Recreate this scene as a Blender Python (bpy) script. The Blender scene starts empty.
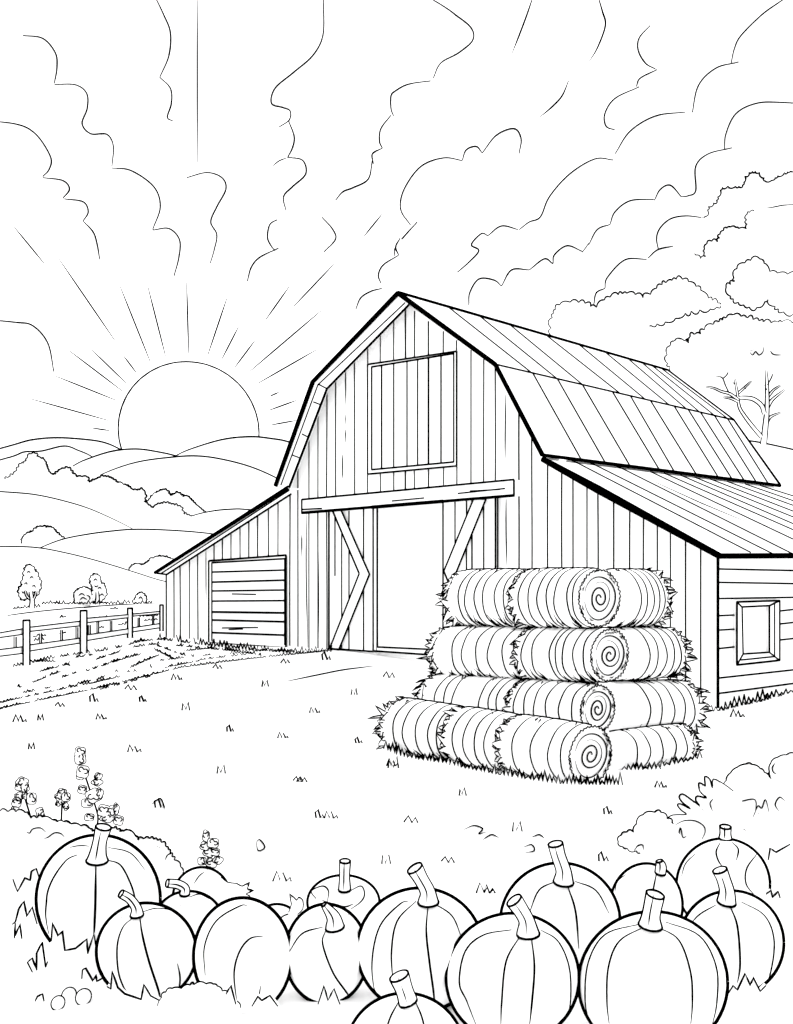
import bpy, math, random
from mathutils import Vector
from mathutils.geometry import delaunay_2d_cdt, tessellate_polygon
random.seed(7)
F, CX, CY, EYE = 827.0, 396.5, 553.0, 2.2
CAM = Vector((0, 0, EYE))
scn = bpy.context.scene
COL = scn.collection

# ------------------------------------------------------------------ materials
def make_mat(name, base, var, scale):
    m = bpy.data.materials.new(name); m.use_nodes = True
    nt = m.node_tree; b = nt.nodes['Principled BSDF']
    b.inputs['Roughness'].default_value = 1.0
    b.inputs['Specular IOR Level'].default_value = 0.0
    if var:
        tc = nt.nodes.new('ShaderNodeTexCoord'); n = nt.nodes.new('ShaderNodeTexNoise')
        n.inputs['Scale'].default_value = scale
        r = nt.nodes.new('ShaderNodeValToRGB')
        r.color_ramp.elements[0].color = (base - var,) * 3 + (1,)
        r.color_ramp.elements[1].color = (base + var,) * 3 + (1,)
        nt.links.new(tc.outputs['Object'], n.inputs['Vector'])
        nt.links.new(n.outputs['Fac'], r.inputs['Fac'])
        nt.links.new(r.outputs['Color'], b.inputs['Base Color'])
    else:
        b.inputs['Base Color'].default_value = (base, base, base, 1)
    return m
INK = make_mat('black_line', 0.0, 0, 1)
M = {k: make_mat(k, 0.92, 0.012, s) for k, s in
     dict(white_board=3, white_straw=6, white_rind=5, white_leaf=8, white_ground=.5, white_cloud=.05, white_hill=.05, white_wood=9).items()}
sunm = bpy.data.materials.new('sun_glow'); sunm.use_nodes = True
_b = sunm.node_tree.nodes['Principled BSDF']
_b.inputs['Base Color'].default_value = (.8, .8, .8, 1)
_b.inputs['Emission Color'].default_value = (1, 1, 1, 1); _b.inputs['Emission Strength'].default_value = .3

# ------------------------------------------------------------------ geometry helpers
def ray(px, py): return Vector(((px - CX) / F, 1.0, (CY - py) / F))
def at(px, py, Y): return CAM + ray(px, py) * Y

def cv(crop, pts):
    ox, oy, s = crop
    return [(ox + p[0] / s, oy + p[1] / s) for p in pts]
def smooth(pts, n=6):
    P = [Vector(p) for p in pts]
    if len(P) < 3: return P
    out = []
    for i in range(len(P) - 1):
        p0 = P[i - 1] if i else P[0] * 2 - P[1]
        p1, p2 = P[i], P[i + 1]
        p3 = P[i + 2] if i + 2 < len(P) else P[-1] * 2 - P[-2]
        for k in range(n):
            t = k / n
            out.append(.5 * ((2 * p1) + (p2 - p0) * t + (2 * p0 - 5 * p1 + 4 * p2 - p3) * t * t + (3 * p1 - p0 - 3 * p2 + p3) * t ** 3))
    out.append(P[-1])
    return out
def resample(pts, step):
    P = [Vector(p) for p in pts]; out = [P[0]]; acc = 0
    for a, b in zip(P, P[1:]):
        L = (b - a).length
        if L < 1e-9: continue
        d = step - acc
        while d <= L:
            out.append(a.lerp(b, d / L)); d += step
        acc = (acc + L) % step
    if (out[-1] - P[-1]).length > step * .3: out.append(P[-1])
    return out
def ragged(pts, step=5.0, amp=1.6, side=1):
    """little leafy bumps along a traced outline"""
    R0 = resample(pts, step / 3); R = [R0[0]]; k = 0
    while k < len(R0) - 1:
        k = min(len(R0) - 1, k + random.choice((2, 3, 3, 4, 5))); R.append(R0[k])
    out = []
    for a, b in zip(R, R[1:]):
        d = b - a; n = Vector((d.y, -d.x)) * side
        if n.length < 1e-9: continue
        L = n.length; n.normalize(); h = min(1.9 * amp, .55 * L) * random.uniform(.5, 1.25); lean = random.uniform(-.25, .25)
        for k in range(5):
            t = k / 5
            out.append(a + d * (t + lean * math.sin(math.pi * t) * .5) + n * h * math.sin(math.pi * t) ** .8)
    out.append(R[-1])
    return out
def inside(p, poly):
    c = False; x, y = p; j = len(poly) - 1
    for i in range(len(poly)):
        xi, yi = poly[i]; xj, yj = poly[j]
        if (yi > y) != (yj > y) and x < (xj - xi) * (y - yi) / (yj - yi) + xi: c = not c
        j = i
    return c
def seg_dist(p, a, b):
    d = b - a; L = d.length_squared
    t = 0 if L == 0 else max(0, min(1, (p - a).dot(d) / L))
    return (p - a - d * t).length

class MB:
    def __init__(s): s.v = []; s.f = []; s.m = []; s.sm = []
    def face(s, idx, mat=0, smooth=False): s.f.append(tuple(idx)); s.m.append(mat); s.sm.append(smooth)
    def add(s, p): s.v.append(tuple(p)); return len(s.v) - 1
    def poly(s, pts, mat=0): s.face([s.add(p) for p in pts], mat)
    def tube(s, pts, rad, mat=1, sides=6, caps=True):
        pts = [Vector(p) for p in pts]
        if len(pts) < 2: return
        if not isinstance(rad, (list, tuple)): rad = [rad] * len(pts)
        rings = []; up = None
        for i, p in enumerate(pts):
            t = pts[min(i + 1, len(pts) - 1)] - pts[max(i - 1, 0)]
            if t.length < 1e-9: t = Vector((0, 0, 1))
            t.normalize()
            if up is None:
                up = Vector((0, 0, 1)) if abs(t.z) < .9 else Vector((1, 0, 0))
            up = up - t * up.dot(t)
            if up.length < 1e-6: up = t.orthogonal()
            up.normalize(); w = t.cross(up)
            rings.append([s.add(p + (up * math.cos(a) + w * math.sin(a)) * rad[i]) for a in [2 * math.pi * k / sides for k in range(sides)]])
        for A, B in zip(rings, rings[1:]):
            for k in range(sides):
                s.face((A[k], A[(k + 1) % sides], B[(k + 1) % sides], B[k]), mat, True)
        if caps:
            s.face(rings[0][::-1], mat); s.face(rings[-1], mat)
        return rings
    def ink(s, pts, w=1.3, taper=(1, 1), sides=5):
        """a drawn black line: a thin real bead along 3-D points; w is its thickness in thousandths of its distance /.83"""
        pts = [Vector(p) for p in pts]; n = len(pts); r = []
        for i, p in enumerate(pts):
            t = i / max(1, n - 1)
            k = 1.0
            if t < .3: k = min(k, taper[0] + (1 - taper[0]) * t / .3)
            if t > .7: k = min(k, taper[1] + (1 - taper[1]) * (1 - t) / .3)
            r.append(max(.25, k) * (.85 + .95 * w) / 2 * p.y / F)
        s.tube(pts, r, 1, sides)
    def slab(s, pts, back, mat=0):
        pts = [Vector(p) for p in pts]; n = len(pts)
        A = [s.add(p) for p in pts]; B = [s.add(p + back) for p in pts]
        for tri in tessellate_polygon([pts]):
            s.face([A[i] for i in tri], mat); s.face([B[i] for i in reversed(tri)], mat)
        for i in range(n):
            j = (i + 1) % n
            s.face((A[i], A[j], B[j], B[i]), mat)
    def build(s, name, mat='white_board', parent=None):
        me = bpy.data.meshes.new(name)
        me.from_pydata(s.v, [], s.f)
        me.materials.append(mat if not isinstance(mat, str) else M[mat]); me.materials.append(INK)
        me.polygons.foreach_set('material_index', s.m)
        me.polygons.foreach_set('use_smooth', s.sm)
        me.update()
        o = bpy.data.objects.new(name, me); COL.objects.link(o)
        if parent is not None:
            o.parent = parent; o.matrix_parent_inverse = parent.matrix_world.inverted()
        return o

def tag(o, label=None, cat=None, group=None, kind=None):
    if label: o['label'] = label
    if cat: o['category'] = cat
    if group: o['group'] = group
    if kind: o['kind'] = kind
    return o
def thing(name, loc, label, cat, group=None):
    o = bpy.data.objects.new(name, None); COL.objects.link(o)
    o.location = loc; o.empty_display_size = .2
    bpy.context.view_layer.update()
    return tag(o, label, cat, group)

def puff(mb, outline, strokes, Y, thick=.16, w=1.25, n=12, taper=(.6, .6), inner=()):
    """a rounded solid body bounded by an outline, standing square to the line of sight at depth Y, with its drawn lines on it"""
    out = [Vector((p[0], p[1])) for p in outline]
    clean = [out[0]]
    for p in out[1:]:
        if (p - clean[-1]).length > .35: clean.append(p)
    if (clean[0] - clean[-1]).length < .35: clean.pop()
    out = clean
    x0 = min(p.x for p in out); x1 = max(p.x for p in out); y0 = min(p.y for p in out); y1 = max(p.y for p in out)
    c = at((x0 + x1) / 2, (y0 + y1) / 2, Y); nrm = (c - CAM).normalized()
    dist = (c - CAM).dot(nrm)
    def on(p, off=0.0):
        d = ray(p[0], p[1]); return CAM + d * ((dist - off) / d.dot(nrm))
    size = min(x1 - x0, y1 - y0); st = max(size, (x1 - x0) * .5) / n
    pts = list(out); m = len(out)
    yy = y0 + st * .5; row = 0
    while yy < y1:
        xx = x0 + st * (.25 if row % 2 else .6)
        while xx < x1:
            p = Vector((xx, yy))
            if inside(p, out) and min(seg_dist(p, out[i], out[(i + 1) % m]) for i in range(m)) > st * .35: pts.append(p)
            xx += st
        yy += st; row += 1
    V, E, Fc, _, _, _ = delaunay_2d_cdt(pts, [(i, (i + 1) % m) for i in range(m)], [], 0, 1e-4)
    D = size * .32; T = thick * size * Y / F; RIM = T * .12      # the body has a thin rim, then swells
    fr = []; bk = []
    for p in V:
        d = min(seg_dist(p, out[i], out[(i + 1) % m]) for i in range(m))
        q = min(1, d / D); h = RIM + (0 if d < .02 else T * math.sqrt(1 - (1 - q) ** 2))
        fr.append(mb.add(on(p, h))); bk.append(mb.add(on(p, -h)))
    edges = {}
    for f in Fc:
        cc = sum((V[i] for i in f), Vector((0, 0))) / len(f)
        if not inside(cc, out): continue
        mb.face([fr[i] for i in f], 0); mb.face([bk[i] for i in reversed(f)], 0)
        for i, j in zip(f, f[1:] + f[:1]):
            if (j, i) in edges: del edges[(j, i)]
            else: edges[(i, j)] = 1
    for i, j in edges: mb.face((fr[j], fr[i], bk[i], bk[j]), 0)
    for s_ in list(strokes) + list(inner):
        stroke_on = []
        for p in s_:
            q = Vector((p[0], p[1]))
            d = min(seg_dist(q, out[i], out[(i + 1) % m]) for i in range(m))
            h = RIM
            if d > .6 and inside(q, out):
                qq = min(1, d / D); h = RIM + T * math.sqrt(1 - (1 - qq) ** 2) * 1.06
            stroke_on.append(on(q, h + w * .35 * Y / F))
        if any(s_ is i_ for i_ in inner): mb.ink(stroke_on, w * .6, (.4, .4))
        else: mb.ink(stroke_on, w, taper)
    return on

# ------------------------------------------------------------------ ground with a low bank in front of the barn doors
WA = CAM + ray(718, 708) * (EYE * F / 155); WB = CAM + ray(166, 637) * (EYE * F / 84)
U = (WB - WA); U.z = 0; U.normalize()                # along the barn front, to the left
N = Vector((U.y * -1, U.x, 0)); 
if N.dot(CAM - WA) < 0: N = -N
N.normalize()                                         # out of the barn front
D2 = Vector(((1302 - CX) / F, 1, 0)).normalized()     # along the ridge
def fp(px, py, off=0.0):
    d = ray(px, py); P0 = WA + N * off
    return CAM + d * ((P0 - CAM).dot(N) / d.dot(N))
S0 = (fp(352, 655) - WA).dot(U)
def gh(x, y):
    q = Vector((x, y, 0)) - Vector((WA.x, WA.y, 0))
    s = q.dot(U); d = q.dot(N)
    return .20 * math.exp(-((s - S0) / 3.0) ** 2) * math.exp(-(max(0, d) / 2.2) ** 2) * (1 if d > -1 else math.exp(-((d + 1) / 2) ** 2))
def gnd(px, py, lift=0.0):
    h = 0
    for _ in range(12):
        Y = (EYE - h) * F / max(1, py - CY); p = at(px, py, Y); h = gh(p.x, p.y)
    p.z = h + lift
    return p

mb = MB()
xs = [-4000, -1200, -400, -120, -60, -30] + [-20 + .5 * i for i in range(81)] + [30, 60, 120, 400, 1200, 4000]
ys = [-40, -10, 0] + [2 + .5 * i for i in range(57)] + [36, 50, 80, 150, 300, 700, 1500, 4000]
idx = [[mb.add((x, y, gh(x, y))) for x in xs] for y in ys]
for j in range(len(ys) - 1):
    for i in range(len(xs) - 1):
        mb.face((idx[j][i], idx[j][i + 1], idx[j + 1][i + 1], idx[j + 1][i]), 0, True)
for pts, w in [(cv((0, 500, 1.9825), [(570, 360), (620, 350), (680, 338), (740, 330)]), 1.1),
               (cv((0, 530, 4.406), [(30, 380), (58, 375), (200, 358), (400, 340), (560, 330), (720, 322)]), 1.2),
               (cv((0, 530, 4.406), [(370, 345), (430, 338), (500, 332), (600, 326)]), .8)]:
    mb.ink([gnd(p.x, p.y, .01) for p in smooth(pts)], w, (.3, .3))
tag(mb.build('ground', 'white_ground'), kind='structure')

# ------------------------------------------------------------------ hills
def hill(pts, Y, run=18, w=1.25, name='hill', ink=True, inkpart=None):
    P = smooth(pts, 6); mb = MB()
    crest = [at(p.x, p.y, Y) for p in P]
    rows = []
    for p in crest:
        hgt = p.z + 1.0
        col = []
        for k in range(9):                     # a rounded ridge, front foot to back foot
            a = math.pi * k / 8
            col.append(mb.add((p.x * (1 - math.cos(a) * run / Y), p.y - math.cos(a) * run, -1 + hgt * math.sin(a) ** .8)))
        rows.append(col)
    for A, B in zip(rows, rows[1:]):
        for k in range(8): mb.face((A[k], B[k], B[k + 1], A[k + 1]), 0, True)
    if ink:
        L = crest if inkpart is None else [c for c, p in zip(crest, P) if inkpart[0] <= p.x <= inkpart[1]]
        mb.ink([c + Vector((0, -.02 * run, .3 * w * Y / F)) for c in L], w, (.6, .6))
    return tag(mb.build(name, 'white_hill'), kind='structure')
K11 = (0, 420, 3.965); K12 = (0, 530, 4.406); A_ = (0, 0, 1.9825); B_ = (393, 0, 1.9825); C_ = (0, 250, 1.9825); D_ = (393, 250, 1.9825)
E_ = (0, 500, 1.9825); G_ = (0, 740, 1.9825); H_ = (393, 740, 1.9825)
hill([(-60, 470), (-20, 455)] + cv(K11, [(55, 100), (130, 80), (230, 72), (350, 80), (420, 93), (485, 122)]) + [(150, 466), (185, 485)], 300)
hill([(150, 475)] + cv(C_, [(350, 408), (400, 388), (450, 375), (500, 371), (540, 375), (575, 382)]) + [(340, 458), (400, 480)], 300, inkpart=(176, 400))
hill([(-40, 480), (-10, 464)] + cv(K11, [(55, 145), (100, 128), (165, 125), (255, 105), (310, 122), (365, 147)]) + [(110, 470), (130, 480)], 275, w=1.1)
hill([(40, 490)] + cv(K11, [(290, 185), (360, 152), (450, 125), (540, 117), (620, 127), (705, 147)]) + [(200, 467), (230, 480)], 250, inkpart=(70, 400))
hill([(60, 500), (80, 490)] + cv(C_, [(200, 447), (270, 422), (350, 411), (400, 410), (450, 418), (500, 432), (548, 453)]) + [(300, 492), (340, 520)], 205, inkpart=(98, 400))
hill([(160, 530)] + [(191.6, 516.7), (213, 511.6), (233, 509.8), (244.6, 510), (275, 513), (310, 522)], 125, inkpart=(190, 330))
hill([(-70, 494), (-30, 491)] + cv(K11, [(55, 290), (150, 300), (250, 322), (350, 352), (450, 395), (533, 437)]) + [(160, 545)], 110, run=14, inkpart=(-70, 136))
hill([(15, 560), (40, 548.6), (63, 539.8), (88, 534.8), (113.5, 531.5), (134, 530), (164, 530.5), (200, 533), (230, 537), (280, 546)], 70, run=9, inkpart=(38, 280))
hill([(-90, 550), (-40, 547.5), (13.6, 547), (41, 548.6), (68, 553.8), (91, 559.5), (113.5, 566), (136, 573), (166, 582), (200, 587)], 50, run=7)
hill([(690, 442), (720, 439), (753, 442), (783, 448), (810, 454), (860, 462)], 80, run=12, w=1.0)

# ------------------------------------------------------------------ sun with its rays
SY = 1600.0
sc = at(190, 431.5, SY); SR = 67.3 * SY / F
sun = thing('sun', sc, 'large round sun disc with radiating beams rising behind the hills', 'sun')
mb = MB(); nn = 40
fr = []
for i in range(1, nn // 2):
    th = math.pi * i / (nn // 2)
    fr.append([mb.add(sc + SR * Vector((math.sin(th) * math.cos(2 * math.pi * k / nn), math.sin(th) * math.sin(2 * math.pi * k / nn), math.cos(th)))) for k in range(nn)])
tp, bt = mb.add(sc + Vector((0, 0, SR))), mb.add(sc - Vector((0, 0, SR)))
for k in range(nn):
    k2 = (k + 1) % nn
    mb.face((tp, fr[0][k], fr[0][k2]), 0, True); mb.face((bt, fr[-1][k2], fr[-1][k]), 0, True)
    for a, b in zip(fr, fr[1:]): mb.face((a[k], b[k], b[k2], a[k2]), 0, True)
vn = (sc - CAM).normalized(); e1 = vn.cross(Vector((0, 0, 1))).normalized(); e2 = e1.cross(vn)
mb.ink([sc - vn * SR * .02 + (e1 * math.cos(a) + e2 * math.sin(a)) * SR for a in [2 * math.pi * k / 90 for k in range(91)]], 2.7)
mb.build('sun_disc', sunm, sun)
RAYS = [cv(C_, r) for r in [[(117, 18), (228, 180)], [(238, 72), (298, 222)], [(293, 72), (328, 210)], [(370, 65), (374, 205)], [(450, 95), (412, 208)],
        [(473, 152), (440, 216)], [(505, 180), (466, 232)], [(573, 73), (527, 138)], [(662, 28), (582, 112)], [(637, 120), (496, 240)],
        [(627, 198), (512, 264)], [(553, 282), (535, 290)], [(588, 298), (533, 318)], [(587, 338), (537, 347)], [(182, 198), (250, 264)],
        [(245, 210), (270, 243)], [(135, 198), (243, 280)], [(110, 250), (230, 298)], [(60, 295), (215, 338)], [(182, 353), (217, 358)]]]
RAYS += [cv(A_, r) for r in [[(28, 450), (88, 523)], [(722, 468), (757, 425)], [(391, -14), (391, 322)]]]
for r in RAYS:
    mb = MB(); a, b = at(*r[0], SY - 20), at(*r[1], SY - 20)
    mb.ink([a.lerp(b, t / 8) for t in range(9)], .95, (.45, .5))
    mb.build('ray', sunm, sun)

# ------------------------------------------------------------------ clouds
def cloud(label, strokes, close, Y, jag=False, w=1.1, name='cloud', extra=(), cat='cloud', mat='white_cloud', thick=.08):
    Y = 500 + (Y - 470) * 3
    S = []
    for s in strokes:
        q = smooth(s, 7)
        if jag: q = ragged(q, jag[0], jag[1], jag[2])
        S.append(q)
    outline = [p for s in S for p in s] + [Vector(p) for p in close]
    mb = MB(); puff(mb, outline, S, Y, thick, w, n=9, inner=[smooth(e, 6) for e in extra])
    return tag(mb.build(name, mat), label, cat)
cloud('stepped cloud edge running down from the upper left corner of the sky',
      [cv(A_, [(45, 70), (85, 76), (110, 105), (113, 135), (108, 165)]), cv(A_, [(108, 167), (150, 168), (172, 185), (173, 215), (163, 245), (180, 265), (212, 266), (225, 290), (222, 330)]),
       cv(A_, [(222, 333), (260, 338), (305, 370), (318, 410), (303, 455)]), cv(A_, [(303, 456), (335, 453), (356, 475), (355, 510), (345, 548)])],
      [(160, 262), (135, 235), (95, 190), (60, 125), (20, 70), (-20, 30)], 560)
cloud('small knobbly cloud at the left edge of the sky under the stepped cloud',
      [[(-30, 120)] + cv(A_, [(28, 245), (70, 265), (100, 310), (98, 335), (85, 350)]), cv(A_, [(85, 352), (125, 358), (138, 375), (125, 393)]), cv(A_, [(127, 394), (165, 400), (175, 420), (165, 438)]), cv(A_, [(165, 438), (185, 460), (193, 485), (198, 515)])],
      [(88, 250), (60, 215), (20, 195), (-30, 190)], 520)
cloud('rounded cloud shoulder low at the left, over the hills', [[(-30, 318)] + cv(C_, [(28, 143), (65, 150), (95, 185), (107, 242)])], [(40, 362), (5, 350), (-30, 350)], 480)
cloud('short wavy cloud edge at the top, left of the long straight sunbeam',
      [cv(A_, [(305, -12), (325, 30), (338, 65), (335, 110), (317, 153)]), cv(A_, [(317, 153), (338, 175), (340, 205), (332, 232), (343, 240)])], [(145, 118), (125, 80), (130, 30), (135, -8)], 600)
cloud('hooked cloud wisp in mid sky directly above the sun', [cv(A_, [(370, 352), (410, 342), (440, 352), (448, 375), (430, 410), (418, 440), (430, 465), (425, 495), (417, 522)])], [(203, 245), (196, 215), (200, 195)], 540)
cloud('tall curling cloud edge dropping from the top centre, right of the long straight sunbeam',
      [cv(A_, [(640, -14), (641, 10), (640, 70), (620, 110), (580, 145), (545, 175), (538, 205), (560, 213), (575, 220), (573, 238), (553, 252)]), cv(A_, [(572, 240), (583, 270), (580, 292), (570, 312)]),
       cv(A_, [(571, 312), (600, 318), (606, 345), (580, 370), (562, 390), (567, 418)])], [(310, 190), (325, 140), (345, 70), (355, -8)], 620, extra=[cv(A_, [(540, 330), (553, 319), (571, 312)])])
cloud('small bracket shaped cloud puff between the tall curling cloud and the sunbeams',
      [cv(A_, [(550, 435), (535, 445), (530, 470), (537, 487), (545, 497)]), cv(A_, [(552, 492), (515, 510), (498, 530), (490, 558)])][::1], [(262, 278), (282, 262), (288, 235)], 545)
cloud('tiny crescent cloud puff alone in mid sky left of the barn peak', [cv(A_, [(638, 430), (660, 455), (665, 475), (642, 500)])], [(320, 240), (318, 226)], 545)
cloud('lumpy cloud edge in mid sky, above and left of the barn peak',
      [cv(B_, [(75, 160), (30, 167), (5, 180)]) + cv(A_, [(775, 190), (775, 215), (780, 230)]), cv(A_, [(775, 228), (755, 255), (752, 280), (758, 294)]), cv(A_, [(757, 294), (738, 305), (740, 325)]), cv(A_, [(738, 317), (730, 355), (700, 372), (680, 380), (665, 397)])],
      [(352, 205), (385, 185), (415, 140), (435, 105)], 610)
cloud('low cloud puff tucked behind the left side of the barn peak',
      [[(400, 238), (395.5, 247), (398.5, 255)], cv(A_, [(790, 506), (760, 525), (750, 545), (755, 562)]), cv(C_, [(757, 76), (735, 82), (715, 95), (705, 118)])],
      [(372, 312), (400, 305), (415, 280), (412, 250)], 500)
cloud('S shaped cloud edge at the top centre of the sky', [cv(B_, [(60, -12), (100, 12), (125, 30), (155, 55), (158, 80), (130, 105), (95, 125), (80, 155)])], [(420, 68), (415, 40), (425, -8)], 640)
cloud('plump cloud with two small humps directly above the barn peak',
      [cv(B_, [(250, 305), (254, 275), (240, 255), (205, 268), (177, 303)]), cv(B_, [(177, 303), (165, 290), (145, 297), (137, 318)]), cv(B_, [(137, 318), (100, 313), (55, 330), (22, 375), (15, 415), (35, 447)]), cv(B_, [(48, 440), (25, 465), (5, 490), (2, 508)])],
      [(410, 262), (450, 245), (490, 205), (508, 170)], 530)
cloud('curved cloud edge high up, right of the two short sky slashes',
      [cv(B_, [(510, 50), (488, 75), (486, 100), (500, 125), (520, 137)]), cv(B_, [(523, 138), (490, 155), (482, 172)]), cv(B_, [(488, 172), (440, 195), (420, 225), (422, 250), (440, 258)])], [(640, 122), (668, 100), (680, 60), (672, 30)], 670)
cloud('big arched cloud in the upper right corner of the sky', [cv(B_, [(790, -12), (760, 8), (730, 30), (690, 70), (677, 95), (670, 125)]), cv(B_, [(685, 123), (640, 135), (605, 170), (592, 230)])], [(720, 125), (790, 110), (840, 60), (840, -8)], 680)
cloud('long smooth stepped cloud bank climbing to the right above the barn roof',
      [cv(B_, [(580, 222), (520, 230), (470, 260), (440, 305)]), cv(B_, [(437, 317), (400, 315), (350, 345), (310, 390), (292, 430), (270, 440), (250, 455)]), cv(B_, [(248, 455), (215, 448), (188, 467)]), cv(B_, [(188, 467), (175, 463), (155, 485), (170, 497), (150, 520), (127, 540)])],
      [(480, 280), (560, 265), (680, 205), (730, 150), (720, 115)], 650)
cloud('bubbly cloud bank just above the barn ridge, in front of the smooth stepped bank',
      [[(830, 106)] + cv(B_, [(770, 203), (720, 205), (680, 225), (660, 265), (657, 297)]), cv(B_, [(672, 293), (625, 305), (600, 330), (600, 378), (585, 388), (572, 390)]), cv(B_, [(572, 390), (550, 367), (530, 375), (518, 397)]),
       cv(B_, [(517, 395), (470, 398), (440, 420), (430, 445)]), cv(B_, [(430, 445), (405, 455), (388, 485)]), cv(B_, [(388, 482), (375, 500)]), cv(B_, [(375, 498), (345, 487), (320, 505), (317, 523)]), cv(B_, [(317, 523), (300, 513), (270, 535)]), cv(B_, [(270, 535), (235, 535), (215, 567)]), cv(B_, [(215, 567), (200, 555), (170, 553), (152, 580), (150, 605)])],
      [(520, 330), (640, 290), (760, 230), (830, 190)], 600)
cloud('broad frilly cloud at the right, below the bubbly bank',
      [cv((653, 150, 3.414), [(520, 62), (440, 80), (390, 112), (375, 85), (345, 72), (315, 85), (303, 122), (240, 125), (225, 150), (212, 178), (190, 185), (182, 222), (165, 230)])],
      [(800, 260), (800, 165)][::1] and [(690, 245), (730, 270), (820, 265), (820, 175)], 575, jag=(4.6, 1.1, 1))
cloud('smooth domed cloud behind the frilly cloud, right of the barn ridge',
      [cv((653, 150, 3.414), [(165, 230), (110, 225), (60, 235), (25, 265), (12, 300), (18, 340)]), cv(B_, [(555, 488), (525, 495), (505, 512)]), cv(B_, [(503, 514), (460, 515), (425, 550), (420, 572)]), cv(D_, [(420, 76), (403, 85), (398, 108)])],
      [(600, 330), (680, 310), (730, 260), (725, 225)], 585)
cloud('thin frilly cloud edge between the broad frilly cloud and the tree crown',
      [cv((653, 150, 3.414), [(345, 208), (320, 220), (318, 270), (265, 262), (230, 285), (225, 312), (190, 312), (175, 345), (180, 365), (160, 370), (140, 355)])],
      [(705, 268), (740, 275), (775, 240), (770, 212)], 540, jag=(4.6, 1.1, -1), extra=[cv((653, 150, 3.414), [(520, 184), (450, 188), (435, 190), (410, 195), (385, 198)])])
cloud('leaf edged cloud resting just over the middle of the barn ridge',
      [cv(D_, [(312, 168), (318, 125), (338, 105), (380, 105), (400, 115), (425, 95), (470, 85), (500, 95), (530, 70), (570, 57), (605, 75), (625, 95), (650, 108)]), cv(D_, [(650, 110), (630, 117), (590, 122), (550, 140), (508, 150)])],
      [(610, 345), (570, 350)], 490, jag=(6.5, 1.6, 1))
cloud('leaf edged cloud at the right edge, above the tree crown',
      [cv((653, 150, 3.414), [(520, 430), (445, 422), (430, 420), (400, 415), (370, 375), (345, 372), (290, 400), (275, 440), (283, 455), (250, 465), (265, 500), (300, 525), (345, 540), (375, 525), (390, 510), (400, 520), (435, 548), (470, 560), (520, 566)])],
      [(815, 315), (815, 275)], 470, jag=(6.0, 1.5, -1))
for lab, pts in [('straight thin cloud slash at the top, right of the S shaped cloud edge', cv(B_, [(280, -14), (265, 30), (250, 70), (235, 108)])),
                 ('bent thin cloud slash at the top, left of the curved cloud edge', cv(B_, [(405, -12), (415, 22), (421, 50), (405, 95), (388, 123)])),
                 ('slanting thin cloud slash above the plump two humped cloud', cv(B_, [(348, 160), (335, 190), (315, 212), (290, 233)]))]:
    mb = MB(); mb.ink([at(p.x, p.y, 1150) for p in smooth(pts)], 1.3, (.5, .3)); tag(mb.build('cloud_wisp', 'white_cloud'), lab, 'cloud')

# ------------------------------------------------------------------ far trees, bushes and the wooded slope
def bush(label, pts, close, Y, jag, name='bush', cat='bush', w=1.15, extra=(), smooth_n=4, group=None, thick=.3, mat='white_leaf'):
    q = smooth(pts, smooth_n)
    if jag: q = ragged(q, *jag)
    mb = MB(); puff(mb, list(q) + [Vector(p) for p in close], [q], Y, thick, w, n=9, taper=(.7, .7), inner=[smooth(e, 5) for e in extra])
    return tag(mb.build(name, mat), label, cat, group)
wood = cv(K11, [(20, 235), (58, 213), (75, 185), (80, 172), (100, 172), (110, 145), (135, 125), (150, 150), (175, 155), (185, 185), (195, 210), (215, 220), (240, 195), (275, 188), (285, 210), (310, 230), (335, 220), (345, 225), (350, 250), (380, 235), (410, 222), (440, 230), (470, 252), (500, 258), (530, 280), (570, 275), (578, 300), (570, 322), (605, 350), (620, 335), (660, 328), (700, 340), (720, 345), (722, 372), (755, 380), (785, 405), (830, 430)])
q = ragged([Vector(p) for p in wood], 3.4, .9, 1)
mb = MB(); puff(mb, q + [Vector(p) for p in [(215, 545), (150, 540), (60, 520), (0, 510), (-20, 490)]], [q], 150, .2, 1.15, n=12)
tag(mb.build('woods', 'white_leaf'), 'ragged belt of woodland running down the slope below the sun', 'woods', kind='stuff')
bush('rounded tree clump on the hillside just left of the barn gable', cv(K11, [(575, 330), (590, 318), (610, 295), (655, 275), (675, 300), (705, 288), (725, 305), (740, 300), (760, 320), (793, 350), (820, 375)]), [(208, 530), (150, 525)], 160, (2.4, .9, 1), name='tree_clump', cat='trees')
bush('low round bush on the far left hill crest', cv(K11, [(88, 490), (88, 470), (105, 452), (130, 442), (155, 422), (180, 427), (205, 425), (225, 448), (258, 476)]), [(62, 556), (25, 556)], 85, (2.6, .9, 1))
bush('bush peeping out over the hill beside the lean-to roof tip', cv(K12, [(562, 185), (580, 160), (600, 148), (625, 155), (660, 135), (690, 117), (720, 118), (752, 126), (775, 140)]), [(178, 590), (130, 590)], 60, (3, .8, 1))

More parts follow.
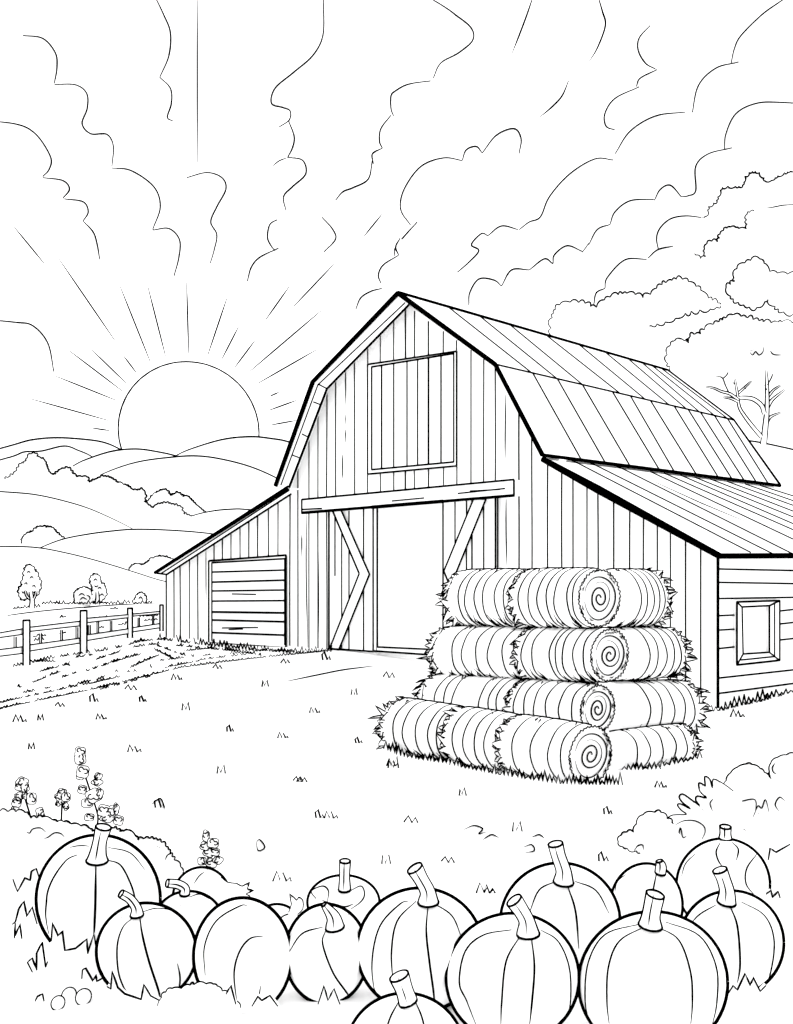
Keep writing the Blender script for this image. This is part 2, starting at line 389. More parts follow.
def limb(mb, px, r, Y, w=1.0):
    """a tapered white branch with a drawn line down each side"""
    P = [at(p.x, p.y, Y) for p in smooth(px, 4)]; n = len(P)
    R = [(r[0] + (r[1] - r[0]) * i / (n - 1)) * Y / F for i in range(n)]
    mb.tube(P, R, 0, 7)
    if r[0] < .6:
        mb.ink([p + (CAM - p).normalized() * R[i] for i, p in enumerate(P)], w * .9, (1, .3)); return
    for s in (-1, 1):
        side = []
        for i, p in enumerate(P):
            t = P[min(i + 1, n - 1)] - P[max(i - 1, 0)]
            d = t.cross(p - CAM).normalized()
            side.append(p + d * s * (R[i] + .35 * Y / F) + (CAM - p).normalized() * R[i] * .15)
        mb.ink(side, w, (.6, .4))
def far_tree(label, crown, trunk, base, jag=(3.4, .9, 1), extra=()):
    g = gnd(*base); Y = g.y
    t = thing('tree', g, label, 'tree')
    q = ragged([Vector(p) for p in crown + crown[:1]], *jag)
    mb = MB(); puff(mb, q, [q], Y, .35, 1.0, n=8, taper=(1, 1), inner=[smooth(e, 4) for e in extra]); mb.build('crown', 'white_leaf', t)
    for px, r in trunk[:1]:
        mb = MB()
        for px2, r2 in trunk: limb(mb, px2, r2, Y - .4, .9)
        mb.build('trunk', 'white_wood', t)
far_tree('tall pointed field tree at the far left behind the fence', cv(K12, [(84, 262), (92, 250), (104, 236), (101, 212), (112, 192), (109, 168), (128, 150), (148, 165), (158, 190), (172, 215), (180, 245), (170, 272), (152, 290), (120, 300), (100, 308), (86, 290)]),
         [(cv(K12, [(140, 345), (142, 310), (135, 270)]), (2.2, 1.0)), (cv(K12, [(141, 315), (155, 290), (160, 268)]), (.7, .4)), (cv(K12, [(140, 312), (118, 290), (110, 265)]), (.7, .4))], (32, 609), extra=[cv(K12, l) for l in ([(105, 240), (115, 232), (120, 242)], [(130, 215), (140, 205), (148, 214)], [(95, 268), (102, 278), (110, 270)], [(140, 250), (150, 244), (158, 254)], [(118, 190), (126, 182), (134, 190)], [(145, 280), (155, 272), (163, 280)])])
far_tree('small slim double crowned field tree right of the round bush', cv(K12, [(402, 240), (399, 210), (420, 193), (440, 203), (444, 235), (460, 245), (468, 280), (455, 305), (428, 318), (404, 300), (412, 265)]),
         [(cv(K12, [(428, 330), (430, 300), (428, 270)]), (1.6, .8))], (97, 607), extra=[cv(K12, l) for l in ([(412, 225), (420, 215), (430, 224)], [(430, 260), (440, 252), (448, 262)], [(415, 245), (424, 250), (434, 243)], [(440, 290), (450, 282), (458, 290)])])
bush('small round bush beside the slim double crowned field tree', cv(K12, [(335, 325), (328, 300), (330, 275), (360, 255), (390, 258), (405, 280), (412, 322)]), [(90, 606), (80, 606)], 33.5, (2.2, .8, 1), extra=[cv(K12, [(345, 290), (360, 280), (375, 290)]), cv(K12, [(350, 310), (365, 298), (385, 308)]), cv(K12, [(380, 285), (395, 295), (395, 310)])])
bush('little peaked bush on the field edge near the lean-to', cv(K12, [(588, 322), (600, 295), (620, 275), (640, 295), (642, 322)]), [(142, 606)], 34, (2.2, .8, 1), extra=[cv(K12, [(610, 305), (620, 295), (630, 308)])])

# the big tree behind the barn's far end
tb = at(765, 444, 76)
bt_ = thing('tree', tb, 'big tree with frilly crown and bare forked trunk behind the barn roof', 'tree')
K16 = (653, 150, 3.414); K6 = (593, 360, 3.965)
cr = ragged(smooth(cv(K16, [(70, 765), (62, 745), (40, 712), (55, 690), (65, 655), (105, 650), (120, 662), (130, 630), (160, 630), (185, 605), (240, 580), (265, 562), (310, 570), (340, 578), (395, 590), (440, 587), (480, 590)]), 5), 6.2, 1.6, 1)
mb = MB(); puff(mb, cr + [Vector(p) for p in [(830, 340), (840, 380), (800, 395), (740, 385), (700, 388)]], [cr], 82, .25, 1.15, n=11, inner=[smooth(e) for e in [cv(K16, [(330, 690), (340, 700), (350, 688), (362, 700), (375, 690), (378, 672)]), cv(K16, [(332, 685), (345, 682)]), cv(K16, [(400, 685), (412, 698), (440, 700)])]])
mb.build('crown', 'white_leaf', bt_)
mb = MB()
for px, r in [([(676, 335), (684, 260), (690, 190), (690, 100), (686, 38)], (2.6, .5)), ([(690, 195), (705, 165), (725, 145), (760, 118)], (1.3, .4)), ([(688, 250), (705, 225), (745, 208)], (1.1, .3)),
              ([(692, 150), (715, 120), (745, 100)], (.8, .3)), ([(690, 100), (705, 75), (715, 50)], (.5, .2)),
              ([(680, 215), (668, 180), (635, 155), (600, 150), (575, 150)], (1.6, 1.3)), ([(668, 305), (630, 260), (600, 220), (580, 185), (572, 130), (562, 75)], (1.5, .4)),
              ([(578, 160), (545, 135), (510, 125), (480, 112), (445, 105)], (1.0, .3)), ([(575, 165), (545, 152), (515, 148)], (.8, .3)), ([(540, 132), (525, 100), (512, 70), (485, 65)], (.5, .25)), ([(514, 75), (530, 60), (537, 45)], (.4, .2)),
              ([(572, 135), (600, 110), (630, 82)], (.8, .25)), ([(600, 110), (612, 118)], (.4, .2)), ([(690, 120), (680, 100)], (.4, .2)), ([(563, 95), (552, 88)], (.3, .2))]:
    limb(mb, cv(K6, px), r, 76, .8)
mb.build('trunk', 'white_wood', bt_)

# ------------------------------------------------------------------ the barn
barn = thing('barn', (WA + WB) / 2, 'big gambrel roofed plank barn with lean-tos, open doorway and loft hatch', 'barn')
K1 = (150, 470, 3.965); K2 = (260, 280, 3.965); K3 = (400, 280, 3.965); K4 = (290, 460, 3.965); K5 = (440, 440, 3.965); K7 = (593, 530, 3.965)
IN = -N
def basey(px):  # where the front wall meets z=-.05
    d = ray(px, 600); k = (WA - CAM).dot(N) / d.dot(N)
    return CY + (EYE + .05) * F / k
# front wall, with the notch of the doorway
W = [(166, basey(166)), (166, 573), (289, 491), (291.5, 480), (327, 388.5), (398, 297), (495, 367), (542, 457), (718, 557), (718, basey(718)),
     (443, basey(443)), (443, 500), (377, 504), (377, basey(377))]
mb = MB(); mb.slab([fp(x, y) for x, y in W], IN * .18)
GATE = [(209, 561), (286, 555), (286, 650), (209, 645)]
LOFT = [(367.7, 364.5), (456.7, 351.4), (456.7, 466), (367.7, 474.2)]
BEAM = [(302, 499.6), (514, 479.6), (514, 495.5), (302, 513)]
LDOOR = [(329, 510), (373, 507), (373, 655), (329, 655)]
RDOOR = [(443, 500), (497, 496), (497, 690), (443, 690)]
def vline(mb, x, holes, poly, off, w=1.1, y0=None, y1=None, taper=(1, 1), wob=.25):
    inn = []
    y = 285.0
    lo, hi = (y0 if y0 else 0), (y1 if y1 else 2000)
    while y < 720:
        ok = lo <= y <= hi and inside((x, y), poly) and not any(inside((x, y), h) for h in holes)
        inn.append((y, ok)); y += 1.0
    seg = []
    dx = random.uniform(-1, 1) * wob; ph = random.uniform(0, 6)
    for y, ok in inn + [(999, False)]:
        if ok: seg.append(y)
        elif seg:
            if len(seg) > 3:
                ys_ = [seg[0] - .7] + seg[4:-3:8] + [seg[-1] + .7]
                mb.ink([fp(x + dx * math.sin(ph + yy * .03), yy, off) for yy in ys_], w * random.uniform(.6, .95), taper)
            seg = []
H = [GATE, LOFT, BEAM, LDOOR, RDOOR, [(373, 500), (443, 495), (443, 670), (373, 670)]]
GW = [(min(p[0], 2000), p[1]) for p in W]
WALLP = [(166, 637), (166, 573), (289, 491), (291.5, 480), (327, 388.5), (405, 305), (495, 367), (542, 457), (718, 557), (718, 708), (440, 662), (330, 650), (290, 645)]
for x in [174, 180.3, 189.6, 198, 214, 222.6, 231, 240, 249, 257.7, 268.5, 278, 309, 318, 326.8, 335.7, 354.6, 367.7, 380.3, 393.7, 405.5, 414.4, 428.5, 443.4, 456.7, 471, 483.7, 495.3, 519, 531.9, 547.6, 561.8, 573, 587, 598, 613.6, 629.8, 643.4, 657.3, 670.4, 685.6, 700.7]:
    vline(mb, x, H, WALLP, .002, 1.15 if x not in (405.5, 428.5, 495.3, 519, 598, 630) else 1.6)
for x, a, b in [(206, 550, 600), (345.7, 368, 405), (345.5, 415, 425), (345.7, 430, 442), (505.6, 395, 458), (301.5, 535, 557), (507, 500, 565), (307, 514, 650), (318, 514, 650), (343, 455, 478)]:
    vline(mb, x, H, WALLP, .002, 1.1, a, b, (.3, .3), 1.0)
for x, w, a in [(290, 1.5, 494), (298, 1.1, 465)]: vline(mb, x, H, WALLP, .002, w, a, 650)
mb.ink([fp(166.5, 573, .004), fp(166.5, 637, .004)], 1.6)
mb.ink([fp(718, 556, .004), fp(718, 709, .004)], 2.4)
mb.build('front_wall', 'white_board', barn)

def px_plate(name, pts, off, th, edges=True, w=1.3, lines=(), mat='white_board', lw=1.1, parent=None, close=True):
    mb = MB(); P = [fp(x, y, off) for x, y in pts]
    mb.slab(P, IN * th)
    e = N * .004
    if edges:
        L = P + P[:1] if close else P
        for a, b in zip(L, L[1:]): mb.ink([a + e, b + e], w)
    for ln in lines:
        ww = ln[2] if len(ln) > 2 and isinstance(ln[2], (int, float)) else lw
        mb.ink([fp(x, y, off + .004) for x, y in ln[:2]], ww)
    return mb, (lambda: mb.build(name, mat, parent or barn))
def go(*a, **k):
    mb, fin = px_plate(*a, **k); return fin()
# lean-to slatted door
SL = [((212, 470 + a / 3.965), (285, 470 + b / 3.965), w) for a, b, w in [(368, 352, 1.2), (405, 397, 1.2), (445, 437, 1.4), (480, 476, 1.2), (520, 518, 1.2), (563, 567, 1.7), (595, 602, 1.5), (645, 655, 1.4)]]
SL += [((212, 562.5), (212, 641), 1.2), ((284.6, 558.5), (284.6, 645), .8), ((232, 594), (256, 594.5), .7), ((222, 628), (258, 627.5), .7), ((229, 629.5), (243, 629), .7)]
go('slatted_door', [(209, 561), (286, 555.2), (286, 648), (209, 643)], .03, .03, w=1.5, lines=SL)
# loft hatch
lf = go('loft_hatch', LOFT, .05, .05, w=1.3, lines=[((x, 366.5 - .165 * (x - 371.7)), (x, 469.7 - .094 * (x - 371.7)), w) for x, w in [(371.7, 1.4), (381.6, 1.5), (393.7, 1.1), (407, 1.1), (417.6, 1.1), (428.5, 1.8), (441, 1.3), (453.7, 1.1)]]
        + [((371.7, 367), (453.7, 353.6), 1.3), ((371.7, 469.7), (453.7, 462), 1.3)])
# doorway: white panel added so no dim interior shows, and threshold
mb = MB(); mb.slab([fp(x, y, -.10) for x, y in [(372, 496), (450, 490), (450, 672), (372, 668)]], IN * .05)
mb.build('doorway_filler', 'white_board', barn)
mb = MB(); mb.slab([fp(x, y, .10) for x, y in [(377, 647), (444, 650), (444, 657), (377, 651.5)]], IN * .19)
mb.ink([fp(377, 647, .105), fp(444, 650, .105)], 1.2); mb.ink([fp(374, 651, .105), fp(446, 656, .105)], 1.4)
mb.build('threshold', 'white_board', barn)
go('door_jamb', [(373.3, 506.5), (377.3, 506), (377.3, 651.3), (373.3, 651)], .05, .15, w=1.5)
# sliding doors with their braces
ld, fin = px_plate('sliding_door', [(329, 511), (373, 508), (373, 651.5), (329, 648.5)], .06, .05, edges=False,
                   lines=[((329, 511), (329, 648), 1.9), ((341.7, 511), (341.7, 648), 1.0), ((349, 511), (349, 650), 1.1), ((363.6, 508), (363.6, 651), 1.2), ((335, 511), (335, 576), 1.2), ((329, 648.5), (373, 651.5), 1.2)])
ldo = fin()
Z = [(331.6, 508), (340.4, 508), (369.6, 574), (339, 649.5), (329.8, 648.5), (359.4, 573.5)]
go('brace', Z, .10, .04, w=1.4, parent=ldo)
rd, fin = px_plate('sliding_door', [(443, 503), (497.5, 498), (497.5, 676), (443, 666)], .06, .05, edges=False,
                   lines=[((443, 503), (443, 660), 1.4), ((455, 502), (455, 660), 1.0), ((466.5, 501), (466.5, 660), 1.2), ((472, 500), (472, 660), 1.4), ((483.7, 499), (483.7, 660), 1.1), ((495.5, 498), (495.5, 665), 1.7), ((497.7, 498), (497.7, 665), 1.2)])
rdo = fin()
go('brace', [(473.6, 499), (486, 499), (455.7, 573.5), (489, 655), (478, 655), (444, 571)], .10, .04, w=1.4, parent=rdo)
# door track beam
bm_, fin = px_plate('track_beam', BEAM, .22, .22, w=1.5, lines=[((302, 513), (514, 495.5), 2.6), ((372, 507.3), (443, 501.4), 3.4), ((392, 501), (424, 498), .8), ((458, 493.5), (505, 488.5), .9), ((302, 509.5), (322, 508.5), 1.0), ((470, 491), (500, 489.5), .7)])
beam = fin()

# roof: front edge points stand .3 m in front of the wall
OV = .30
apex, lb, le = fp(398, 293, OV), fp(313, 381.5, OV), fp(275.5, 486, OV)
rb, re = fp(495.3, 364.5, OV), fp(542.5, 455, OV)
lt0, lt1 = fp(288, 487.6, OV), fp(155, 572.6, OV)
rt0, rt1 = fp(542.5, 459, OV), fp(719.5, 556, OV)
def along(P, px):   # point on the line through P parallel to the ridge that shows at column px
    k = (px - CX) / F
    return P + D2 * ((k * P.y - P.x) / (D2.x - k * D2.y))
ridge_e, break_e, eave_e = along(apex, 667.5), along(rb, 733.5), along(re, 780)
Lr = ((ridge_e - apex).length + (break_e - rb).length + (eave_e - re).length) / 3
print('BARN', [round((a - b).length, 2) for a, b in ((ridge_e, apex), (break_e, rb), (eave_e, re))], 'apex', apex, 'corner', WA, 'N', N, 'D2', D2)
print('rows', [(round(p.z, 2)) for p in (apex, lb, le, rb, re, lt0, lt1, rt0, rt1)])
def panel(mb, a, b, c, d, th=.02):
    nn = (b - a).cross(d - a).normalized()
    if nn.z < 0: nn = -nn
    mb.slab([a, b, c, d], -nn * th); return nn
main = MB()
n1 = panel(main, apex, ridge_e, break_e, rb); n2 = panel(main, rb, break_e, eave_e, re)
panel(main, apex, ridge_e, lb + D2 * Lr, lb); panel(main, lb, lb + D2 * Lr, le + D2 * Lr, le)
def up(p, n, k=.006): return p + n * k
for a, b in [(448, 531), (479.4, 556.4), (509.7, 582), (546, 619.5), (579, 644.7), (605, 668.7), (628, 686), (642, 699), (652, 714), (661, 727)]:
    main.ink([up(along(apex, a), n1), up(along(rb, b), n1)], 1.15)
for a, b in [(532.4, 581), (557, 605), (582, 629.7), (612, 659), (630, 674), (650, 696), (673.7, 718), (687.6, 731.7), (700, 744), (714, 756), (727, 768)]:
    main.ink([up(along(rb, a), n2), up(along(re, b), n2)], 1.15)
def fat(mb, a, b, w0, w1, n=10, sides=6):
    P = [a.lerp(b, t / n) for t in range(n + 1)]
    mb.tube(P, [(w0 + (w1 - w0) * i / n) * 1.1 / 2 * p.y / F for i, p in enumerate(P)], 1, sides)
main.ink([up(rb, n2), up(break_e, n2)], 1.3)
for a, b, w0, w1 in [(apex, ridge_e, 4.6, 3.6), (ridge_e, break_e, 3.0, 3.0), (break_e, eave_e, 2.6, 3.2), (re, eave_e, 3.4, 3.2), (apex, rb, 4.6, 4.6), (rb, re, 4.6, 5.0), (apex, lb, 5.0, 4.4), (lb, le, 4.8, 4.4)]:
    fat(main, a, b, w0, w1)
main.build('main_roof', 'white_board', barn)
lr = MB(); panel(lr, lt0, lt0 + D2 * Lr, lt1 + D2 * Lr, lt1); fat(lr, lt0, lt1, 4.6, 3.4)
lr.build('lean_to_roof', 'white_board', barn)
rr = MB(); n3 = panel(rr, rt0, rt0 + D2 * Lr, rt1 + D2 * Lr, rt1)
fat(rr, rt0, rt0.lerp(rt1, .35), 5.5, 8, 5); fat(rr, rt0.lerp(rt1, .35), rt1, 8, 6.2, 8); fat(rr, rt1, rt1 + D2 * Lr, 5.2, 4.5, 14)
def onroof(px, py):
    d = ray(px, py); return CAM + d * ((rt0 - CAM).dot(n3) / d.dot(n3)) + n3 * .006
for a, b in [((571.5, 460.5), (750.6, 553)), ((590, 463), (772, 554)), ((616, 466), (781, 548.6)), ((650, 472), (781, 534)), ((663.6, 473.5), (781, 525)), ((680, 475.5), (781, 519)),
             ((694, 477.5), (781, 512.6)), ((710, 479.5), (781, 507)), ((727, 482), (781, 501.5)), ((745, 484.5), (781, 497)), ((760, 486), (781, 492.6))]:
    k = 0 if b[0] < 780 else 1.25
    e = (b[0] + (12 if k else 0), b[1] + (12 * (b[1] - a[1]) / (b[0] - a[0]) if k else 0))
    rr.ink([onroof(*a), onroof(*e)], 1.15)
rr.ink([onroof(650, 480), onroof(700, 503), onroof(746, 522)], .7, (.2, .2))
rr.build('lean_to_roof', 'white_board', barn)
# barge boards under the left roof edges
go('barge_board', [(398, 294), (409, 304), (327, 388.5), (289, 488), (276.5, 486), (313.5, 382)], OV - .02, .05, edges=False,
   lines=[((405, 302.7), (318, 384.7), .9), ((318, 384.7), (281, 485), .9), ((409, 304.5), (327, 388.5), 1.9), ((327, 388.5), (289, 487.5), 2.0), ((318, 384), (326.5, 388.5), .7), ((313.5, 402), (320, 404.5), .7), ((302, 434), (308, 437), .7), ((292, 455), (300, 458), .7)])
go('barge_board', [(157, 573.3), (288, 488.6), (291, 493.5), (166.5, 574.5)], OV - .02, .05, edges=False,
   lines=[((161, 573.6), (289, 490.4), .9), ((166.5, 574.5), (291, 494), 1.4), ((157, 573.5), (166.5, 574.5), 1.2)])
# side wall with its window, far walls
sw = MB(); c0 = WA + Vector((0, 0, -.05)); top = fp(718, 557)
sd = D2; sn = Vector((sd.y, -sd.x, 0))
if sn.dot(CAM - WA) < 0: sn = -sn
sw.slab([c0, c0 + sd * Lr, Vector((top.x, top.y, top.z)) + sd * Lr, top], -sn * .15)
def sp(px, py, off=0.0):
    d = ray(px, py); return CAM + d * ((WA + sn * off - CAM).dot(sn) / d.dot(sn))
for a, b, x1 in [(155, 160, 830), (208, 212, 830), (272, 268, 830), (340, 337, 736), (397, 393, 736), (470, 463, 736), (587, 560, 830), (648, 615, 830)]:
    y0 = 530 + a / 3.965; y1 = 530 + b / 3.965; xb = 781 if x1 == 830 else 736
    sl = (y1 - y0) / (xb - 719)
    sw.ink([sp(719, y0, .004), sp(x1, y0 + sl * (x1 - 719), .004)], 1.15)
for y0, y1 in [(615.5, 611), (630, 624), (648.5, 640)]: sw.ink([sp(780, y1, .004), sp(815, y1 - 4, .004)], 1.1)
sw.build('side_wall', 'white_board', barn)
wn = MB()
WO = [(737, 602), (779.6, 600.6), (779.6, 660.4), (737, 665)]; WI = [(742, 607), (769.5, 605.7), (769.5, 652.3), (743, 654)]
for i in range(4):
    j = (i + 1) % 4
    wn.slab([sp(*WO[i], .05), sp(*WO[j], .05), sp(*WI[j], .05), sp(*WI[i], .05)], -sn * .048)
    for a, b in ((WO[i], WO[j]), (WI[i], WI[j]), (WO[i], WI[i])): wn.ink([sp(*a, .054), sp(*b, .054)], 1.5 if a in WO and b in WO else 1.2)
wn.ink([sp(774.5, 604, .054), sp(774.5, 657, .054)], 1.1); wn.ink([sp(741, 660, .054), sp(775, 656.5, .054)], .9)
wno = wn.build('window', 'white_board', barn)
pn = MB(); pn.slab([sp(x, y, .012) for x, y in [(741, 606), (771, 604.5), (771, 654), (741, 656)]], -sn * .01); pn.build('pane', 'white_board', wno)
bw = MB(); off = D2 * (Lr - .2)
bw.slab([p + off for p in [fp(x, y) for x, y in [(166, basey(166)), (166, 574), (290, 493), (328, 390), (398, 299), (494, 368), (541, 458), (717, 558), (717, basey(717))]]], IN * .15)
bw.build('rear_wall', 'white_board', barn)
lw = MB(); p0 = fp(166, basey(166)); p1 = fp(166, 575)
lw.slab([p0, p1, p1 + off, p0 + off], Vector((D2.y, -D2.x, 0)) * .12); lw.build('side_wall', 'white_board', barn)

# ------------------------------------------------------------------ fence
fence = thing('fence', gnd(84, 652.6), 'two rail wooden field fence with square posts left of the barn', 'fence')
posts = [((26.5, 665), 620.3, 3.1), ((83.6, 652.6), 610.6, 3.1), ((130, 637.8), 608.3, 2.4), ((161.5, 631), 605, 1.6), ((-34, 678), 632, 3.4)]
pg = []
for (px, py), ty, hw in posts:
    g = gnd(px, py); Y = g.y; pg.append(g); mb = MB()
    h = (py - ty) * Y / F; r = hw * Y / F
    wy = Vector((g.x, g.y, 0)).normalized(); wx = Vector((wy.y, -wy.x, 0))
    C4 = [g + wx * sx * r + wy * sy * r for sx, sy in ((-1, -1), (1, -1), (1, 1), (-1, 1))]
    mb.slab([c + Vector((0, 0, -.1)) for c in C4], Vector((0, 0, h + .1)))
    T4 = [c + Vector((0, 0, h)) for c in C4]
    for k in range(4):
        if k < 2: mb.ink([C4[k], T4[k]], 1.1)
        mb.ink([T4[k], T4[(k + 1) % 4]], 1.0)
    mb.build('post', 'white_wood', fence)
def rail(a, b, off):
    mb = MB(); (pa, ta, ba), (pb, tb_, bb_) = a, b
    A, B = at(pa[0], ta, pa[1] + off), at(pb[0], tb_, pb[1] + off); A2, B2 = at(pa[0], ba, pa[1] + off), at(pb[0], bb_, pb[1] + off)
    mb.slab([A, B, B2, A2], Vector((0, .06, 0)))
    mb.ink([A, B], .75); mb.ink([A2, B2], .75); mb.build('rail', 'white_wood', fence)
def kk(y): return 530 + y / 4.406
RL = [((-34, 4, 480, 495), (26.5, 0, 432, 458)), ((26.5, 0, 430, 449), (83.6, 1, 400, 421)), ((83.6, 1, 390, 411), (130, 2, 372, 386)), ((130, 2, 371, 381), (161.5, 3, 358, 369)),
      ((-34, 4, 545, 575), (26.5, 0, 512, 542)), ((26.5, 0, 508, 536), (83.6, 1, 474, 496)), ((83.6, 1, 464, 490), (130, 2, 434, 456)), ((130, 2, 432, 451), (161.5, 3, 411, 430))]
for (xa, ia, ta, ba), (xb, ib, tb_, bb_) in RL:
    rail(((xa, pg[ia].y), kk(ta), kk(ba)), ((xb, pg[ib].y), kk(tb_), kk(bb_)), .08)
for x, a, b in [(180, 455, 510), (272, 440, 505), (340, 428, 492), (395, 418, 485), (432, 405, 478), (490, 400, 465), (612, 385, 445), (675, 375, 430), (68, 470, 540)]:
    px = x / 4.406; j = 0 if px < 83 else 1 if px < 130 else 2
    t = (px - posts[j][0][0]) / (posts[j + 1][0][0] - posts[j][0][0]); Y = pg[j].y + (pg[j + 1].y - pg[j].y) * max(0, min(1, t)) + .2
    mb = MB(); P0, P1 = at(px, kk(b), Y), at(px, kk(a), Y)
    mb.tube([P0, P1], .02, 0, 6); 
    for s in (-1, 1): mb.ink([P0 + Vector((s * .02, -.01, 0)), P1 + Vector((s * .02, -.01, 0))], .8)
    mb.build('upright', 'white_wood', fence)

# ------------------------------------------------------------------ hay bales
def proj(p): d = p - CAM; return Vector((CX + F * d.x / d.y, CY - F * d.z / d.y))
vv = Vector((.233, .972, 0)).normalized(); vr = Vector((.972, -.233, 0)).normalized()
ZU = Vector((0, 0, 1))
def bale(label, c0, c1, r0, r1, nrm, e, hoops, face=False, left_rag=1.0, right_rag=0.0, group='round hay bales stacked in front of the barn', seed=0):
    """a roll of hay from disc centre c0 to c1; discs share the normal nrm; e is the sideways radius that faces the viewer"""
    rnd = random.Random(seed); mb = MB(); NA, NS = 36, 10
    def sec(t):
        c = c0.lerp(c1, t); r = r0 + (r1 - r0) * t
        return c, r * (1 - .035 * abs(2 * t - 1) ** 5)
    def pt(t, a, k=1.0):
        c, r = sec(t); return c + (e * math.cos(a) + ZU * math.sin(a)) * r * k
    rings = []
    for j in range(NS + 1):
        rings.append([mb.add(pt(j / NS, 2 * math.pi * i / NA)) for i in range(NA)])
    for A, B in zip(rings, rings[1:]):
        for i in range(NA): mb.face((A[i], A[(i + 1) % NA], B[(i + 1) % NA], B[i]), 0, True)
    mb.face(rings[0][::-1]); mb.face(rings[-1])
    ax = (c1 - c0).normalized()
    # silhouette lines along the top and the underside
    for sgn in (1, -1):
        L = []
        for j in range(25):
            t = j / 24
            best = max((2 * math.pi * i / 72 for i in range(72)), key=lambda a: -sgn * proj(pt(t, a)).y)
            L.append(pt(t, best, 1.004 + rnd.uniform(-.006, .012)))
        mb.ink(L, 1.5 if sgn > 0 else 1.3)
    # twine hoops round the roll
    for t in hoops:
        a0 = math.radians(rnd.uniform(88, 102)); a1 = math.radians(rnd.uniform(-104, -80)); n = 18
        mb.ink([pt(t + .006 * math.sin(k * .9 + t * 20), a0 + (a1 - a0) * k / n, 1.004) for k in range(n + 1)], rnd.uniform(.9, 1.25), (.4, .3))
    # straw ends: real spikes, each with its drawn edge
    def fringe(t, out, length, a0, a1, nsp, k=1.0, w=1.25):
        da = (a1 - a0) / nsp
        for i in range(nsp):
            aa = a0 + da * (i + rnd.uniform(-.3, .3)); ab = aa + da * rnd.uniform(.6, 1.3)
            am = aa + da * rnd.uniform(-.9, 1.6)
            rr = sec(t)[1]; ln = length * rr * rnd.choice((.35, .5, .7, .9, 1.25)) * rnd.uniform(.8, 1.2)
            A, B = pt(t, aa, k), pt(t, ab, k)
            rad = (e * math.cos(am) + ZU * math.sin(am))
            T = pt(t, am, k) + out * ln * .85 + rad * ln * rnd.uniform(.1, .5) - ZU * ln * rnd.uniform(.1, .45)
            Am = A.lerp(T, .5) + rad * ln * .08 + out * ln * .06; Bm = B.lerp(T, .5) + rad * ln * .03
            ia, ib, it, i2, im, jm = mb.add(A), mb.add(B), mb.add(T), mb.add((A + B) / 2 - rad * rr * .05 + out * .01), mb.add(Am), mb.add(Bm)
            mb.face((ia, ib, jm, im)); mb.face((im, jm, it)); mb.face((ib, i2, jm)); mb.face((jm, i2, it)); mb.face((i2, ia, im)); mb.face((i2, im, it))
            mb.ink([A - out * rr * .06, A, Am, T], w * .62, (.6, .3)); mb.ink([T, Bm, B], w * .62, (.3, 1))
    if left_rag: fringe(.012, -ax, .34 * left_rag, math.radians(118), math.radians(-118), 24, 1.0)
    if left_rag and left_rag < .8:
        fringe(.06, -ax, .26, math.radians(100), math.radians(-100), 12, 1.005, 1.0)
    if right_rag: fringe(.985, ax, .40 * right_rag, math.radians(118), math.radians(-118), 24, 1.0)
    # loose straw ticks along the underside and the top
    for _ in range(int(30 * (c1 - c0).length)):
        t = rnd.uniform(.05, .97); a = math.radians(rnd.uniform(-100, -62)); b = a + rnd.uniform(.2, .65)
        mb.ink([pt(t, a, 1.005), pt(t + rnd.uniform(-.015, .015), (a + b) / 2, 1.01), pt(t + rnd.uniform(-.03, .03), b, 1.006)], .9, (1, .2))
    for _ in range(int(8 * (c1 - c0).length)):
        t = rnd.uniform(.03, .95); a = math.radians(rnd.uniform(70, 100)); b = a - rnd.uniform(.1, .25)
        mb.ink([pt(t, a, 1.03), pt(t + rnd.uniform(.01, .04), b, 1.006)], .9, (1, .2))
    if left_rag == 1.0: fringe(.07, -ax, .24, math.radians(100), math.radians(-105), 10, 1.005, 1.0)
    if right_rag: fringe(.93, ax, .26, math.radians(100), math.radians(-105), 12, 1.005, 1.0)
    if face:
        c, r = sec(1.0); off = nrm * .012
        def fpnt(a, k): return c + (e * math.cos(a) + ZU * math.sin(a)) * r * k + off
        # frayed rim, an inner ring and the coil
        L = []
        for i in range(76):
            a = 2 * math.pi * i / 75; L.append(fpnt(a, .97 + (.05 if i % 2 else -.03) * rnd.uniform(.3, 1.2)))
        mb.ink(L, .7)
        for i in range(16):
            a = rnd.uniform(0, 2 * math.pi); k = rnd.uniform(.80, .93)
            mb.ink([fpnt(a, k), fpnt(a + .12, k + .03), fpnt(a + .25, k + .01)], .6, (.3, .3))
        mb.ink([fpnt(a + .3, .74 + .02 * math.sin(3 * a)) for a in [2 * math.pi * k / 40 * .93 for k in range(41)]], .9, (.4, .4))
        mb.ink([fpnt(1.2 + 2 * math.pi * 2.3 * k / 60, .56 * (1 - k / 64) ** .9 * (1 + .05 * math.sin(k * .55 + seed))) for k in range(61)], 1.0, (.3, .8))
    return tag(mb.build('hay_bale', 'white_straw'), label, 'hay bale', group)
nL = (vr - vv).normalized(); eL = (-vr - vv).normalized()
nR = (vr + vv).normalized(); eR = (vr - vv).normalized()
Yf, Yl = 7.95, 9.1
rows = [  # name, left centre px, left r, face centre px, face r, cuts, right bale end px, ry start, ry end, right start
    ('top', (466, 598), 28.5, (599, 598), 29.5, [.52], (648, 598), 29, 28.5, (606, 598)),
    ('second', (448, 651), 25.0, (609, 655), 27.0, [.56], (669, 652), 26.5, 24.5, (612, 654)),
    ('third', (438, 699), 26.5, (597, 709), 24.5, [.58], (684, 706), 26.0, 26.0, (606, 708)),
    ('bottom', (402, 725), 27.5, (590, 755), 29.5, [.36, .65], (683, 742), 19.5, 18.5, (612, 751))]
